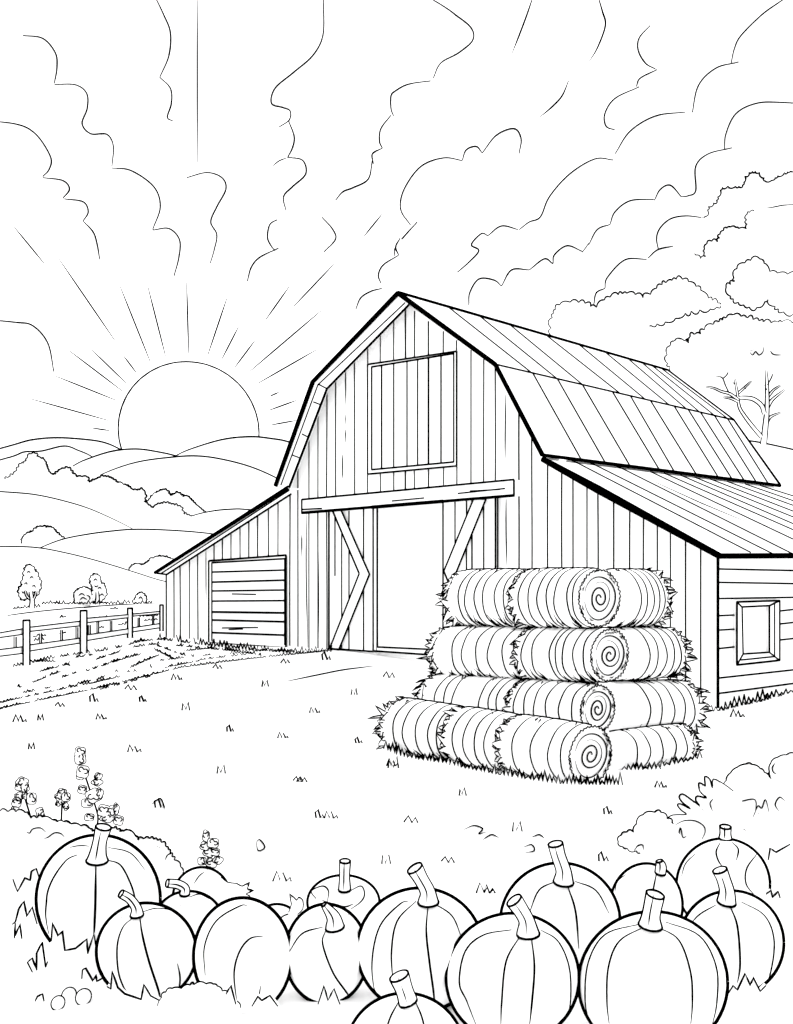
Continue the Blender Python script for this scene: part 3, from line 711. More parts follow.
hl = {'top': [[.25, .35, .5, .62, .8, .92], [.16, .30, .44, .57, .68, .86, .93]],
      'second': [[.30, .42, .58, .72, .88], [.12, .26, .50, .57, .66, .80, .92]],
      'third': [[.22, .32, .42, .72, .82, .90], [.12, .26, .40, .56, .74, .90]],
      'bottom': [[.24, .40, .60, .80, .92], [.22, .42, .62, .80], [.24, .50, .74, .90]]}
sd_ = 11
for nm, lc, lrp, fc, frp, cuts, rc, rs, rE, rstart in rows:
    bk_ = 0 if nm == 'bottom' else .34            # the upper layers rest a little farther back
    Y1, Y2 = Yl + bk_, Yf + bk_
    A, B = at(*lc, Y1), at(*fc, Y2); ra, rbb = lrp * Y1 / F, frp * Y2 / F
    ts = [0] + cuts + [1]
    for k in range(len(ts) - 1):
        a, b = ts[k], ts[k + 1]; last = k == len(ts) - 2
        lay = {'top': 'top', 'second': 'second', 'third': 'third', 'bottom': 'bottom'}[nm]
        dn = '' if nm in ('top', 'bottom') else ' down'
        if last: lab = f'hay bale with a coiled end turned forward, {lay} layer{dn} of the stack'
        elif nm == 'bottom': lab = ['bottom layer hay bale with a ragged end, farthest out at the foot of the stack', 'middle hay bale of the bottom layer, between the ragged and coiled bales'][k]
        else: lab = f'hay bale with its ragged end toward the doorway, {lay} layer{dn} of the stack'
        kk_ = 1.0 + (.015 * k)
        bale(lab, A.lerp(B, a), A.lerp(B, b), (ra + (rbb - ra) * a) * kk_, (ra + (rbb - ra) * b) * kk_, nL, eL, hl[nm][k], face=last, left_rag=1.0 if k == 0 else .55, seed=sd_); sd_ += 1
    P, Q = at(*rstart, Y2 + .5), at(*rc, 8.75 + bk_)
    bale(f'hay bale reaching toward the barn window, {lay} layer{dn} of the stack', P, Q, rs * (Y2 + .5) / F, rE * (8.75 + bk_) / F, nR, eR, [.30, .45, .60, .74, .86] if nm != 'bottom' else [.15, .32, .50, .68, .84], left_rag=0, right_rag=1.0, seed=sd_); sd_ += 1

# ------------------------------------------------------------------ pumpkins
def pumpkin(label, c, rx, ry, ribs, stem, ow=3.6, rho=.86, sink=.03, rot=0.0, lw=1.2):
    ro = ray(*c); w = ro.normalized()
    r = Vector((w.y, -w.x, 0)).normalized(); u = r.cross(w); 
    if u.z < 0: u = -u
    def make(Y):
        C = CAM + ro * Y; eps = 1e-3
        p0 = proj(C); jr = (proj(C + r * eps) - p0) / eps; ju = (proj(C + u * eps) - p0) / eps
        det = jr.x * ju.y - ju.x * jr.y
        inv = lambda dx, dy: r * ((ju.y * dx - ju.x * dy) / det) + u * ((-jr.y * dx + jr.x * dy) / det)
        a = inv(rx, 0); b = inv(0, -ry); k = w * rho * (a.length + b.length) / 2
        zmin = C.z - math.sqrt(a.z ** 2 + b.z ** 2 + k.z ** 2)
        return C, a, b, k, zmin
    _, _, _, _, z1 = make(1.0)
    Y = (EYE + sink) / (EYE - z1)
    C, a, b, k, zm = make(Y)
    def S(s, g=1.0): return C + (a * s[0] + k * s[1] + b * s[2]) * g
    def onface(p, g=1.0):
        s1 = (p[0] - c[0]) / rx; s3 = (c[1] - p[1]) / ry; q = s1 * s1 + s3 * s3
        if q > .995: f = math.sqrt(.995 / q); s1 *= f; s3 *= f; q = .995
        return S((s1, -math.sqrt(max(0, 1 - q)), s3), g)
    g = Vector((C.x, C.y, 0))
    t = thing('pumpkin', g, label, 'pumpkin', 'pumpkins in the patch along the foreground')
    mb = MB(); NU, NV = 48, 24
    rowsv = []
    # grid poles along the depth-up mix are unimportant: a lightly ribbed ellipsoid round its stem axis
    base = stem[0][0] if stem else (c[0], c[1] - ry * .62)
    s1 = (base[0] - c[0]) / rx; s3 = (c[1] - base[1]) / ry
    q = s1 * s1 + s3 * s3
    if q > .97: f = math.sqrt(.97 / q); s1 *= f; s3 *= f; q = .97
    pole = Vector((s1, -math.sqrt(1 - q), s3)); x_ = pole.orthogonal().normalized(); y_ = pole.cross(x_)
    for i in range(NV + 1):
        th = math.pi * i / NV
        if i in (0, NV): rowsv.append([mb.add(S(pole * math.cos(th)))]); continue
        rowsv.append([mb.add(S(pole * math.cos(th) + (x_ * math.cos(2 * math.pi * j / NU) + y_ * math.sin(2 * math.pi * j / NU)) * math.sin(th))) for j in range(NU)])
    for i in range(NV):
        A, B = rowsv[i], rowsv[i + 1]
        for j in range(NU):
            j2 = (j + 1) % NU
            if len(A) == 1: mb.face((A[0], B[j], B[j2]), 0, True)
            elif len(B) == 1: mb.face((A[j], B[0], A[j2]), 0, True)
            else: mb.face((A[j], B[j], B[j2], A[j2]), 0, True)
    mb.ink([S((math.cos(x), -.04, math.sin(x)), 1.0) for x in [2 * math.pi * n / 80 for n in range(81)]], ow + 2.0, sides=7)
    for rib in ribs:
        ww = lw
        def longer(q):
            q = list(q)
            if q[-1][1] > 988 and len(q) > 1:
                dx = (q[-1][0] - q[-2][0]) / max(1, q[-1][1] - q[-2][1]); q.append((q[-1][0] + dx * 14 + (c[0] - q[-1][0]) * .06, q[-1][1] + 22))
            return q
        if isinstance(rib[0], (int, float)): ww, rib = rib[0], rib[1]
        mb.ink([onface(p, 1.003) for p in smooth(longer(rib), 6)], ww, (.45, .35))
    body = mb.build('rind', 'white_rind', t)
    if stem:
        P2 = smooth([p for p in [s_[0] for s_ in stem]], 5); n = len(P2)
        hw = smooth([(s_[1], 0) for s_ in stem], 5)
        Yb = onface(stem[0][0]).y
        P = [at(p.x, p.y, Yb - .01 - .0 * i) for i, p in enumerate(P2)]
        R = [h.x * Yb / F for h in hw]
        mb = MB(); mb.tube([P[0] - (P[1] - P[0]).normalized() * .0] + P[1:], R, 0, 10)
        for s_ in (-1, 0.15, 1):
            L = []
            for i, p in enumerate(P):
                tt = P[min(i + 1, n - 1)] - P[max(i - 1, 0)]; d = tt.cross(p - CAM).normalized(); tv = (CAM - p).normalized()
                L.append(p + (d * s_ + tv * math.sqrt(max(0, 1 - s_ * s_))) * R[i] * 1.02)
            mb.ink(L, 1.6 if abs(s_) == 1 else .9, (1, 1) if abs(s_) == 1 else (.2, .3))
        for i, ww in ((0, 1.7), (n - 1, 1.6)):
            tt = (P[1] - P[0]) if i == 0 else (P[-1] - P[-2]); tt.normalize(); d = tt.cross(P[i] - CAM).normalized(); e_ = d.cross(tt)
            # the cut end and the foot are seen a little from above
            e_ = (e_ * .92 + tt * (0.0)).normalized()
            tv = (CAM - P[i]).normalized(); tilt = tt - tv * tt.dot(tv)
            mb.ink([P[i] + (d * math.cos(x) + (tv * .85 - tilt * .45) * math.sin(x)) * R[i] * 1.03 for x in [2 * math.pi * m_ / 24 for m_ in range(25)]], ww)
        mb.build('stem', 'white_wood', t)
    return t, Y
def gg(*p): return cv(G_, p)
def hh(*p): return cv(H_, p)
def k13(*p): return cv((0, 730, 3.965), p)
def k14(*p): return cv((0, 880, 3.965), p)
ST = lambda pts, ws: [(p, w_) for p, w_ in zip(pts, ws)]
pumpkin('largest far left pumpkin with a thick upright stem, leafy bush behind it', (99.5, 898), 60.5, 63,
        [(1.5, [(78, 856), (68, 861), (57, 876), (50.5, 891), (49, 905), (48.5, 915), (51, 932)]), (1.9, [(96, 864), (95.5, 905), (94, 940)]), (1.3, [(107, 861), (120, 866), (130, 885), (134, 900), (136, 915)]), (.7, [(70, 848), (80, 846.5), (90, 847)]), (.7, [(108, 848), (130, 853), (145, 870)])],
        ST(k13((385, 518), (388, 490), (396, 440), (410, 385)), (10, 7.5, 6, 7.2)), 3.8)
pumpkin('medium pumpkin with a thin stem bent left, in front of the far left one', (147, 951), 48.5, 47.5,
        [(1.5, k14((525, 155), (490, 190), (470, 260), (475, 360), (500, 430), (525, 460))), (1.7, k14((555, 150), (565, 220), (590, 320), (630, 445))), (1.2, k14((700, 330), (710, 380), (708, 430))), (.7, k14((480, 150), (525, 145))), (.7, k14((560, 130), (620, 112), (690, 118)))],
        ST(k14((543, 140), (540, 110), (515, 75), (480, 54)), (6, 4.2, 3.6, 3.4)), 3.6)
pumpkin('smooth egg shaped pumpkin without any stem, lying on its side', (243, 955), 47.5, 57,
        [(1.3, gg((470, 515), (465, 460), (475, 420), (495, 395), (520, 390))), (1.3, gg((410, 465), (408, 410), (430, 360), (475, 330), (490, 328))), (.9, gg((515, 485), (510, 515)))], None, 3.9)
pumpkin('small pumpkin with a curled sideways stem, between the largest and the egg shaped pumpkins', (189, 921), 33, 29,
        [(.9, gg((375, 312), (395, 306), (415, 315))), (.8, gg((362, 310), (358, 330)))], ST(gg((366, 306), (366, 294), (352, 286), (332, 284)), (4.4, 3.8, 3.6, 3.4)), 2.6)
pumpkin('half hidden round pumpkin behind the curled stem one, only its top showing', (202, 898), 28, 30, [(.8, gg((385, 285), (395, 270), (405, 262)))], None, 2.4)
pumpkin('pumpkin with a broad flared stem, between the egg shaped and the tall ribbed pumpkins', (326.5, 953), 40, 48.5,
        [(1.2, gg((575, 420), (600, 385), (640, 372))), (1.3, gg((645, 380), (640, 405), (660, 460), (690, 505))), (1.0, gg((690, 375), (715, 388))), (.8, gg((690, 345), (715, 365)))],
        ST(gg((664, 372), (660, 350), (642, 326)), (9, 6, 2.6)), 3.4)
pumpkin('small flattened pumpkin standing behind the others with a straight post like stem', (343.5, 902), 35, 26,
        [(1, gg((628, 315), (618, 300), (640, 290), (652, 300), (650, 320))), (1, gg((693, 300), (715, 290), (722, 305), (715, 320), (695, 335))), (.9, gg((640, 318), (680, 330), (700, 325)))],
        ST(gg((683, 297), (683, 270), (684, 240)), (5.6, 4.6, 5.0)), 2.2)
pumpkin('tiny pumpkin mostly hidden beside the broad flared stem one', (277, 926), 22, 21, [(.9, gg((553, 360), (560, 350), (575, 345), (585, 350)))], None, 2.2)
pumpkin('tall ribbed pumpkin at the bottom centre with a wide stem leaning left', (420, 948), 61.5, 60,
        [(1.4, [(377, 1000), (374, 962), (381, 927), (400, 905), (408, 902)]), (1.4, [(416, 902), (398, 922), (393, 952), (395, 985)]), (1.6, [(428, 905), (426, 932), (429, 962), (433, 992)]), (1.2, hh((80, 325), (115, 350), (132, 390)))],
        ST(hh((70, 322), (68, 300), (55, 275), (43, 254)), (10, 7, 6.5, 7.8)), 3.8)
pumpkin('pumpkin with a tall slender stem in the middle of the back row', (559.5, 921), 58.5, 58,
        [(1.2, hh((320, 283), (290, 300), (272, 345))), (1.6, hh((345, 290), (360, 340), (366, 410))), (1.2, hh((360, 282), (400, 300), (425, 345)))],
        ST(hh((338, 282), (338, 260), (328, 230), (322, 206)), (9.5, 7, 6.5, 7)), 3.6)
pumpkin('front pumpkin with four ribs and a thick stem tipped left, bottom right of centre', (512, 976), 65, 63,
        [(1.5, hh((235, 378), (180, 388), (145, 420), (135, 480), (150, 515))), (1.4, hh((252, 390), (225, 440), (217, 515))), (1.6, hh((273, 392), (278, 450), (273, 515))), (1.4, hh((292, 378), (325, 400), (345, 450), (347, 515)))],
        ST(hh((268, 385), (265, 360), (255, 340), (240, 318)), (11, 7.5, 7, 8)), 3.9)
pumpkin('widest front pumpkin with evenly nested ribs and a straight stem leaning right', (651.5, 981), 73, 70,
        [(1.4, hh((488, 366), (420, 385), (388, 440), (383, 515))), (1.5, hh((498, 372), (450, 400), (430, 450), (428, 515))), (1.5, hh((528, 374), (565, 400), (585, 460), (588, 515))), (1.4, hh((540, 362), (605, 390), (635, 450), (635, 515)))],
        ST(hh((510, 368), (512, 345), (520, 306)), (11, 8, 8.4)), 4.0)
pumpkin('plain rounded pumpkin with only a tiny knob stem, between two taller back pumpkins', (646, 905), 35, 41, [(1.0, hh((522, 265), (516, 295), (512, 310))), (.8, hh((440, 300), (445, 280), (462, 266)))],
        ST(hh((530, 264), (531, 250), (528, 240)), (4.6, 4.6, 3)), 2.8)
pumpkin('round pumpkin with a narrow straight stem, directly in front of the leafy bushes', (722.5, 884), 45.5, 45,
        [(1.0, hh((648, 205), (641, 222), (645, 240), (655, 255))), (1.0, hh((672, 203), (684, 218), (680, 240))), (1.0, hh((722, 225), (700, 255), (698, 285), (715, 308))), (.8, hh((600, 225), (580, 245), (572, 270)))],
        ST(hh((659, 195), (659, 185), (659, 172)), (5.6, 4.6, 5)), 2.9)
pumpkin('rightmost front pumpkin with a curved stem, its lower right in spiky grass', (730.5, 942), 51, 51,
        [(1.1, hh((640, 328), (610, 345), (592, 362))), (1.6, hh((667, 328), (682, 370), (687, 440), (682, 480))), (1.3, hh((690, 322), (735, 350), (752, 400), (742, 470), (728, 495)))],
        ST(hh((661, 322), (662, 300), (655, 275), (648, 258)), (8.4, 6.6, 6, 6.8)), 3.5)
pumpkin('nearest pumpkin cut off by the bottom edge, only crown and stem showing', (405, 1050), 58, 57, [(1.3, [(398, 1003), (390, 1020)]), (1.3, [(416, 1003), (422, 1020)])],
        ST(hh((30, 520), (22, 495), (12, 468)), (9, 8, 9.5)), 3.8)

# ------------------------------------------------------------------ leafy bushes and flowers round the patch
bl = k13((-40, 320), (20, 322), (52, 325), (90, 322), (118, 340), (125, 357), (160, 345), (200, 352), (220, 364), (265, 365), (300, 380), (345, 380), (365, 402), (400, 400), (430, 398), (455, 388), (480, 405), (510, 396), (535, 415), (545, 437), (575, 430), (605, 432), (640, 445), (668, 475), (685, 508), (715, 540), (725, 570))
bush('broad low leafy bush behind the largest far left pumpkin', bl, [(186, 905), (100, 915), (-14, 912)], 5.35, (6, 1.2, 1), w=1.4,
     extra=[k13((105, 405), (118, 408), (130, 392), (160, 388), (182, 405)), k13((175, 430), (190, 425), (215, 408), (240, 410), (256, 424)), k13((655, 515), (665, 495), (680, 490)), k13((620, 460), (640, 470))], thick=.25)
K15 = (600, 740, 4.109)
def k15(*p): return cv(K15, p)
bush('cloud shaped bush low at the left of the right hand shrubs', k15((165, 465), (150, 455), (95, 440), (75, 412), (100, 380), (145, 376), (150, 345), (180, 305), (215, 297), (265, 300), (275, 322), (300, 345)), [(684, 842), (690, 872), (645, 872)], 5.45, (7, 1.2, 1), w=1.3,
     extra=[k15((140, 455), (155, 435), (175, 432), (178, 452))], thick=.25)
bush('spiky leaved shrub between two rounded bushes behind the right hand pumpkins', k15((270, 325), (300, 308), (355, 306), (335, 290), (318, 268), (330, 262), (372, 282), (340, 258), (325, 234), (340, 222), (375, 245), (410, 272), (393, 248), (400, 230), (438, 238), (412, 212), (405, 178), (420, 180), (432, 190), (430, 150), (452, 162), (462, 198), (465, 160), (510, 182), (548, 210)),
     [(742, 800), (745, 880), (690, 885), (672, 850)], 5.6, None, w=1.25, smooth_n=3, thick=.2, extra=[k15((465, 240), (452, 262), (462, 292)), k15((300, 412), (312, 380), (318, 412), (330, 360), (340, 400), (355, 395)), k15((310, 348), (345, 332), (390, 332), (425, 352), (432, 378), (418, 410)), k15((420, 285), (425, 290))])
bush('tall rounded bush at the right edge behind the right hand pumpkins', k15((505, 200), (515, 185), (525, 150), (560, 115), (605, 98), (650, 112), (690, 148), (712, 165)) + k15((700, 140), (695, 115), (712, 82), (745, 66), (800, 55)), [(800, 880), (735, 890), (715, 830)], 5.75, (9, .7, 1), w=1.35,
     extra=[k15((600, 372), (572, 352), (580, 320), (570, 285), (562, 262), (590, 250), (636, 245), (640, 285), (628, 318)), k15((640, 290), (650, 270), (665, 280), (680, 245), (695, 298)), k15((650, 300), (655, 305)), k15((735, 292), (720, 265), (738, 235), (760, 250)), k15((722, 92), (708, 112), (712, 132), (725, 140))], thick=.25)
def flower(label, stem, blooms, Y):
    g = at(stem[0][0], stem[0][1], Y)
    t = thing('flower', Vector((g.x, g.y, 0)), label, 'flower', 'flower spikes in the patch')
    mb = MB(); P = [Vector((g.x, g.y, .0))] + [at(p.x, p.y, Y) for p in smooth(stem, 5)]
    mb.tube(P, .004, 0, 6); mb.ink(P[1:], 1.2); mb.build('stem', 'white_leaf', t)
    for i, (x, y, rx, ry) in enumerate(blooms):
        mb = MB(); a0 = random.uniform(0, 6)
        q = [Vector((x + rx * math.cos(a) * (1 + .10 * math.sin(4 * a + a0)), y + ry * math.sin(a) * (1 + .10 * math.sin(4 * a + a0)))) for a in [2 * math.pi * k / 26 for k in range(27)]]
        ins = []
        for k in range(2):
            b = a0 + 2.1 * k
            cxx, cyy = x + rx * .42 * math.cos(b), y + ry * .42 * math.sin(b)
            ins.append([Vector((cxx + rx * .36 * math.cos(b + a), cyy + ry * .36 * math.sin(b + a))) for a in [-2.4 + 4.6 * m_ / 8 for m_ in range(9)]])
        puff(mb, q, [q] + ins, Y - .01 - .006 * (i % 3), .3, .6, n=6, taper=(1, 1)); mb.build('blossom', 'white_leaf', t)
f13 = lambda L: [(x / 3.965, 730 + y / 3.965, a / 3.965, b / 3.965) for x, y, a, b in L]
flower('tall flower spike rising behind the stem of the largest pumpkin', k13((372, 470), (380, 400), (388, 340), (360, 250), (342, 195), (320, 140)),
       f13([(318, 88, 22, 22), (318, 115, 24, 22), (328, 165, 26, 26), (318, 182, 16, 16), (390, 183, 16, 13), (385, 207, 22, 14), (326, 236, 18, 18), (372, 260, 32, 28), (395, 250, 15, 20), (345, 290, 24, 18), (354, 346, 20, 15), (412, 320, 25, 25), (445, 322, 24, 22), (460, 312, 12, 22), (425, 350, 28, 16), (470, 358, 20, 20)]), 5.1)
flower('bushy flower cluster at the far left edge', k13((128, 390), (120, 340), (105, 290), (90, 240)), f13([(88, 205, 24, 18), (75, 225, 16, 16), (100, 228, 16, 18), (78, 262, 20, 16), (66, 288, 20, 18), (125, 272, 20, 24), (60, 310, 14, 14), (100, 260, 14, 14), (158, 325, 16, 18), (168, 338, 9, 9)]), 5.5)
flower('short mushroom shaped flower between the far left cluster and the tall spike', k13((243, 400), (244, 340), (246, 290)), f13([(246, 246, 18, 14), (234, 264, 18, 16), (262, 266, 18, 18), (248, 280, 18, 14), (230, 292, 10, 10), (262, 304, 11, 15)]), 5.5)
flower('small lone flower spike behind the half hidden round pumpkin', gg((410, 268), (412, 240), (412, 195)), [(206, 836, 3.5, 6), (205, 846, 5, 4.5), (213, 843, 6, 5), (209, 852, 6, 5), (215, 852, 5, 4), (202, 861, 4.5, 4), (212, 863, 6, 4.5), (218, 860, 5, 4)], 5.0)

def stone(label, c, r, Y):
    mb = MB(); C = at(*c, Y); R = r * Y / F; rows_ = []
    n_ = 24
    for i in range(1, 12):
        th = math.pi * i / 12
        rows_.append([mb.add(C + R * Vector((math.sin(th) * math.cos(2 * math.pi * k / n_), math.sin(th) * math.sin(2 * math.pi * k / n_), math.cos(th)))) for k in range(n_)])
    for A, B in zip(rows_, rows_[1:]):
        for k in range(n_): mb.face((A[k], A[(k + 1) % n_], B[(k + 1) % n_], B[k]), 0, True)
    mb.face(rows_[0]); mb.face(rows_[-1][::-1])
    v_ = (C - CAM).normalized(); a_ = v_.cross(ZU).normalized(); b_ = a_.cross(v_)
    mb.ink([C - v_ * R * .05 + (a_ * math.cos(x) + b_ * math.sin(x)) * R for x in [2 * math.pi * k / 30 for k in range(31)]], 1.6)
    tag(mb.build('pebble', 'white_ground'), label, 'pebble', 'pebbles in the lower left corner')
stone('middle pebble of three, standing highest in the lower left corner', (69, 995), 6.4, 4.1)
stone('pebble beside the medium curved stem pumpkin, closest to it of three', (83.5, 997), 7, 4.05)
stone('lowest pebble of three in the corner, half sunk in the ground', (58, 1003), 6, 4.0)

# leafy ground plant hiding the feet of two pumpkins
bush('low scalloped leafy plant hiding the feet of the egg shaped and curved stem pumpkins', [(158, 1006), (161, 999), (166, 992), (174, 988), (182, 988.5), (187, 990), (190, 985), (198, 984.5), (212, 984), (218, 987), (222, 991), (228, 994), (234, 999), (240, 1008)], [(240, 1022), (158, 1022)], 3.72, (7, 1.0, 1), w=1.5, name='leafy_plant', cat='plant')
bush('pair of pointed leaves sprouting right of the half hidden round pumpkin', gg((438, 272), (450, 282), (470, 285), (480, 290), (495, 282), (490, 295), (503, 298), (488, 305), (498, 312), (470, 318)), [(228, 905), (220, 890)], 4.75, None, name='leafy_plant', cat='plant', w=1.3, smooth_n=2)
bush('upright pointed leaf tuft beside the tiny hidden pumpkin', gg((572, 342), (578, 325), (574, 305), (588, 318), (592, 312), (600, 318), (600, 335), (590, 345)), [(296, 925), (288, 925)], 4.5, None, name='leafy_plant', cat='plant', w=1.2, smooth_n=2)

# ------------------------------------------------------------------ grass
gr = MB()
def tuft(px, py, s=1.0, kind=0):
    g = gnd(px, py); Y = g.y
    shp = [[(-7, 3), (-4, -5), (-1, 2), (1, -4), (4, 3), (7, 0), (8, 3)], [(-4, 4), (-3, -5), (0, 2), (3, -6), (5, 4)], [(-6, 2), (-2, -3), (1, 3), (4, -2), (7, 3)], [(-3, 4), (-4, -3), (-1, -6), (2, 3), (4, -1), (6, 4)]][kind % 4]
    P = [at(px + x * .72 * s + random.uniform(-.4, .4), py + (y - 3) * .74 * s + random.uniform(-.4, .4), Y) for x, y in shp]
    gr.ink(P, 1.7, (.8, .7))
for i, (x, y) in enumerate(cv(E_, [(38, 440), (80, 437), (118, 410), (185, 400), (200, 435), (62, 494), (258, 377), (282, 400), (350, 357), (368, 417), (430, 335), (455, 459), (265, 500), (525, 370), (565, 324), (645, 317), (623, 422), (702, 386), (770, 352), (710, 482), (560, 472), (438, 542), (597, 559)]) + gg((632, 154), (558, 280), (765, 245), (590, 82), (315, 134), (655, 155)) + hh((137, 110), (35, 164), (425, 147), (530, 94), (245, 181), (108, 243), (415, 240)) + [(737, 717)]):
    tuft(x, y, 1.0 + .25 * (i % 3 == 0) + max(0, (y - 760)) * .004, i)
tuft(485, 893, 1.7, 0); tuft(489, 893, 1.2, 2); tuft(393, 768, 1.7, 1); tuft(392, 766, 1.1, 0)
for pts in [hh((140, 180), (160, 172), (178, 178), (170, 188), (185, 185)), hh((178, 200), (195, 190), (210, 196)), hh((258, 215), (275, 210), (280, 222), (262, 226)), hh((275, 195), (290, 190), (300, 197)), gg((508, 205), (515, 200), (525, 215), (512, 222), (508, 205)), gg((300, 615 - 485), (318, 118), (326, 140))]:
    gr.ink([gnd(p.x, p.y, .01) for p in smooth(pts, 4)], 1.0, (.3, .3))
def grow(pts, amp, step, dens=1.0, w=1.1, seed=1):
    rnd = random.Random(seed); L = []; R = resample([Vector(p) for p in pts], step)
    for k, p in enumerate(R):
        if rnd.random() > dens:
            if len(L) > 2: gr.ink(L, w, (.6, .6))
            L = []; continue
        g = gnd(p.x, p.y); Y = g.y
        L.append(at(p.x + rnd.uniform(-.6, .6), p.y - (amp * rnd.uniform(.3, 1.2) if k % 2 else rnd.uniform(-.4, .4)), Y))
    if len(L) > 2: gr.ink(L, w, (.6, .6))
grow([(-10, 712), (13, 706), (100, 688), (180, 668), (250, 659), (300, 654), (332, 650.5)], 2.2, 1.6, .97, 1.3, 3)
grow([(-10, 706), (13, 700), (60, 690), (90, 684), (120, 677)], 2.2, 1.6, .9, 1.2, 4)
grow([(158, 640), (170, 641), (210, 646), (250, 650), (290, 653), (332, 652)], 6.0, 1.7, .97, 1.1, 5)
grow([(13, 667), (60, 657), (110, 650), (140, 642), (166, 639)], 3.2, 1.7, .85, 1.1, 6)
for k, (a, b) in enumerate([((20, 688), (60, 672)), ((62, 678), (84, 670)), ((85, 672), (130, 657)), ((92, 682), (108, 676)), ((112, 672), (136, 672)), ((130, 668), (160, 655)), ((140, 640), (185, 656)), ((36, 662), (55, 662)), ((65, 664), (76, 668)), ((160, 661), (210, 655)), ((176, 646), (240, 652)), ((200, 660), (246, 655)), ((60, 690), (95, 680)), ((150, 648), (176, 660)), ((220, 648), (262, 656)), ((14, 686), (22, 688)), ((20, 694), (50, 688)), ((40, 672), (70, 664)), ((96, 660), (120, 652)), ((110, 663), (140, 655)), ((75, 658), (95, 655)), ((130, 648), (160, 644)), ((180, 652), (215, 648)), ((230, 654), (275, 650)), ((165, 668), (200, 661)), ((100, 690), (150, 677)), ((140, 662), (152, 668)), ((250, 650), (300, 652))]):
    grow([a, b], 2.4, 1.5, .85, 1.1, 20 + k)
# scrub along the field edge and between the rails
for k, (a, b) in enumerate([((13, 609), (40, 607)), ((42, 604), (60, 603)), ((55, 604), (80, 604)), ((80, 604), (106, 603)), ((106, 604), (130, 603)), ((134, 604), (152, 603)), ((110, 609), (118, 609)), ((33, 637), (46, 636)), ((34, 641), (44, 640)), ((60, 618), (66, 617)), ((60, 634), (66, 633)), ((88, 622), (108, 619)), ((118, 625), (126, 625)), ((144, 621), (158, 620)), ((140, 617), (158, 616)), ((100, 628), (104, 628))]):
    rnd = random.Random(60 + k); Y0 = 30 if a[1] > 612 else 33.0
    R = resample([Vector(a), Vector(b)], 1.7)
    gr.ink([at(p.x, p.y - (3.0 * rnd.uniform(.1, 1.2) if i % 2 else 0), min(Y0, (EYE) * F / (p.y - CY))) for i, p in enumerate(R)], 1.0)
# grass at the barn's right corner and under the bales
grow([(704, 712), (722, 711), (735, 707), (752, 703), (770, 698), (800, 691)], 9, 2.4, .97, 1.2, 8); grow([(716, 712), (740, 706), (756, 703), (782, 696)], 5, 1.9, .8, .9, 9)
def blades(pts, Y, w=1.6, fill=True, base=None):
    """a clump of grass blades: solid, with its outline"""
    P = [at(x, y, Y) for x, y in pts]
    if fill:
        by = max(y for x, y in pts) + (base or 12)
        F_ = P + [at(pts[-1][0], by, Y), at(pts[0][0], by, Y)]
        gr.slab(F_, Vector((0, .02, 0)))
    L = []
    for a, b in zip(P, P[1:]): L += [a, a.lerp(b, .5)]
    gr.ink([p + Vector((0, -.003, 0)) for p in L + [P[-1]]], w, (.6, .6))
def spiky(a, b, n, h, Y, seed, w=1.3):
    rnd = random.Random(seed); pts = []
    for i in range(n * 2 + 1):
        t = i / (n * 2); x = a[0] + (b[0] - a[0]) * t + rnd.uniform(-.8, .8); y = a[1] + (b[1] - a[1]) * t
        pts.append((x, y - (h * rnd.uniform(.35, 1.2) if i % 2 else 0)))
    blades(pts, Y, w, True, 5)
def Yg(y): return EYE * F / (y - CY)
for k, (a, b, n, h) in enumerate([((384, 749), (404, 757), 6, 10), ((404, 757), (450, 764), 12, 8), ((450, 765), (500, 775), 13, 9), ((500, 775), (560, 784), 14, 11), ((560, 784), (622, 785), 17, 12), ((622, 770), (660, 769), 9, 8), ((660, 767), (702, 758), 9, 7)]):
    t0, t1 = Yg(a[1]) - .12, Yg(b[1]) - .12
    spiky(a, b, n, h, min(t0, t1), 80 + k, 1.25)
# foreground blades, traced
for pts, Y, fl in [(k14((50, 175), (62, 165), (75, 115), (95, 82), (108, 145), (128, 105), (148, 175)), 4.6, False), (k14((58, 230), (62, 170)), 4.4, False), (k14((62, 220), (80, 172), (88, 232)), 4.4, False),
                   (k14((130, 365), (110, 325), (128, 308), (146, 355), (146, 290), (168, 245), (182, 345), (190, 322)), 4.25, False), (k14((325, 390), (328, 355), (340, 348), (370, 400), (382, 375), (385, 400), (408, 388), (415, 400)), 4.1, False),
                   (k14((140, 480), (150, 460), (170, 450), (176, 480)), 4.0, False), (k14((248, 322), (262, 305), (285, 315), (310, 318)), 4.3, False), (k14((228, 290), (238, 270), (240, 298)), 4.3, False),
                   (k14((196, 245), (204, 240), (209, 168), (232, 222), (248, 200), (258, 278), (300, 270), (345, 233), (348, 290), (373, 212), (388, 300), (398, 330)), 4.15, True),
                   (k14((425, 420), (440, 432), (445, 358), (468, 425), (495, 450), (560, 472), (571, 412), (598, 458), (640, 480)), 3.75, True),
                   (cv((0, 730, 3.965), [(52, 590), (70, 640), (100, 585), (120, 595), (125, 560), (145, 548), (158, 590)]), 4.9, True)]:
    blades(pts, Y, 1.6, fl, 14)
for pts, Y in [([(226, 994), (231, 985), (236, 1004)], 3.65), ([(252, 1006), (258, 996), (262, 1000), (270, 995), (278, 1006)], 3.6), ([(318, 1004), (324, 985), (328, 1000), (334, 988), (340, 1004)], 3.5), ([(726, 996), (733, 985), (737, 990), (745, 973), (750, 985), (753, 977), (760, 991), (766, 985)], 3.85), ([(768, 860), (770, 848), (776, 852), (790, 844)], 5.0), ([(764, 895), (771, 890), (772, 897), (778, 891), (780, 898)], 4.8)]:
    blades(pts, Y, 1.5, True, 8)
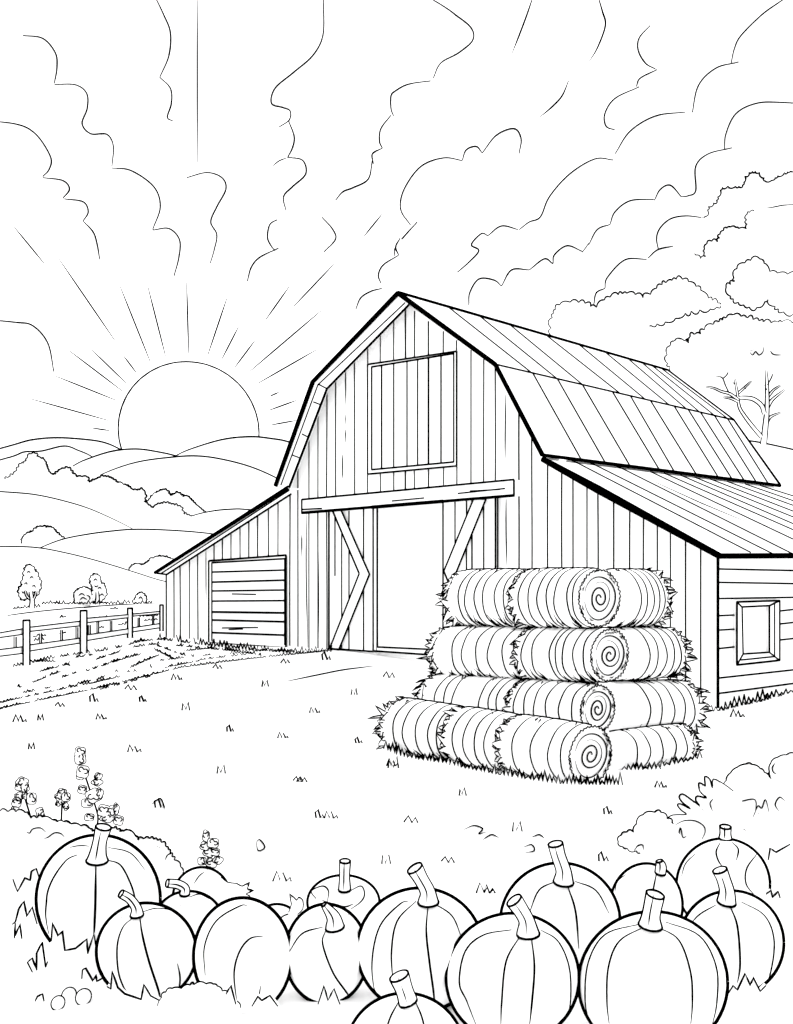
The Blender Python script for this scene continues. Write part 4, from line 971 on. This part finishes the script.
tag(gr.build('grass', 'white_leaf'), 'short grass tufts and scrub over the yard, fence bank and pumpkin patch', 'grass', kind='stuff')

# ------------------------------------------------------------------ light, sky and camera
w = bpy.data.worlds.new('World'); scn.world = w; w.use_nodes = True; nt = w.node_tree
bg = nt.nodes['Background']
sky = nt.nodes.new('ShaderNodeTexSky'); sky.sky_type = 'NISHITA'; sky.sun_disc = False
az = math.atan2((188.6 - CX) / F, 1); el = math.radians(14)
sky.sun_elevation = el; sky.sun_rotation = az
hs = nt.nodes.new('ShaderNodeHueSaturation'); hs.inputs['Saturation'].default_value = 0.0
mx = nt.nodes.new('ShaderNodeMixRGB'); mx.inputs['Fac'].default_value = .97; mx.inputs['Color2'].default_value = (10, 10, 10, 1)
nt.links.new(sky.outputs['Color'], hs.inputs['Color']); nt.links.new(hs.outputs['Color'], mx.inputs['Color1'])
nt.links.new(mx.outputs['Color'], bg.inputs['Color']); bg.inputs['Strength'].default_value = 0.1
sl = bpy.data.lights.new('sun_light', 'SUN'); sl.energy = .8; sl.angle = math.radians(15); sl.color = (1, .98, .95)
so = bpy.data.objects.new('sun_light', sl); COL.objects.link(so)
sv = Vector((math.sin(az) * math.cos(el), math.cos(az) * math.cos(el), math.sin(el)))
so.rotation_euler = (-sv).to_track_quat('-Z', 'Y').to_euler(); so.location = (0, 0, 30)
cam = bpy.data.cameras.new('camera'); co = bpy.data.objects.new('camera', cam); COL.objects.link(co)
co.location = CAM; co.rotation_euler = (math.radians(90), 0, 0)
cam.sensor_fit = 'AUTO'; cam.sensor_width = 36; cam.lens = F * 36 / 1024; cam.shift_y = (CY - 512) / 1024
cam.clip_start = .05; cam.clip_end = 6000
scn.camera = co
vs = scn.view_settings; scn.display_settings.display_device = 'sRGB'
vs.view_transform = 'Standard'; vs.look = 'None'; vs.exposure = 1.05; vs.gamma = 1; vs.use_curve_mapping = False
scn.render.engine = 'CYCLES'; scn.cycles.use_denoising = True
scn.cycles.max_bounces = 10; scn.cycles.diffuse_bounces = 8
scn.render.filter_size = 0.9
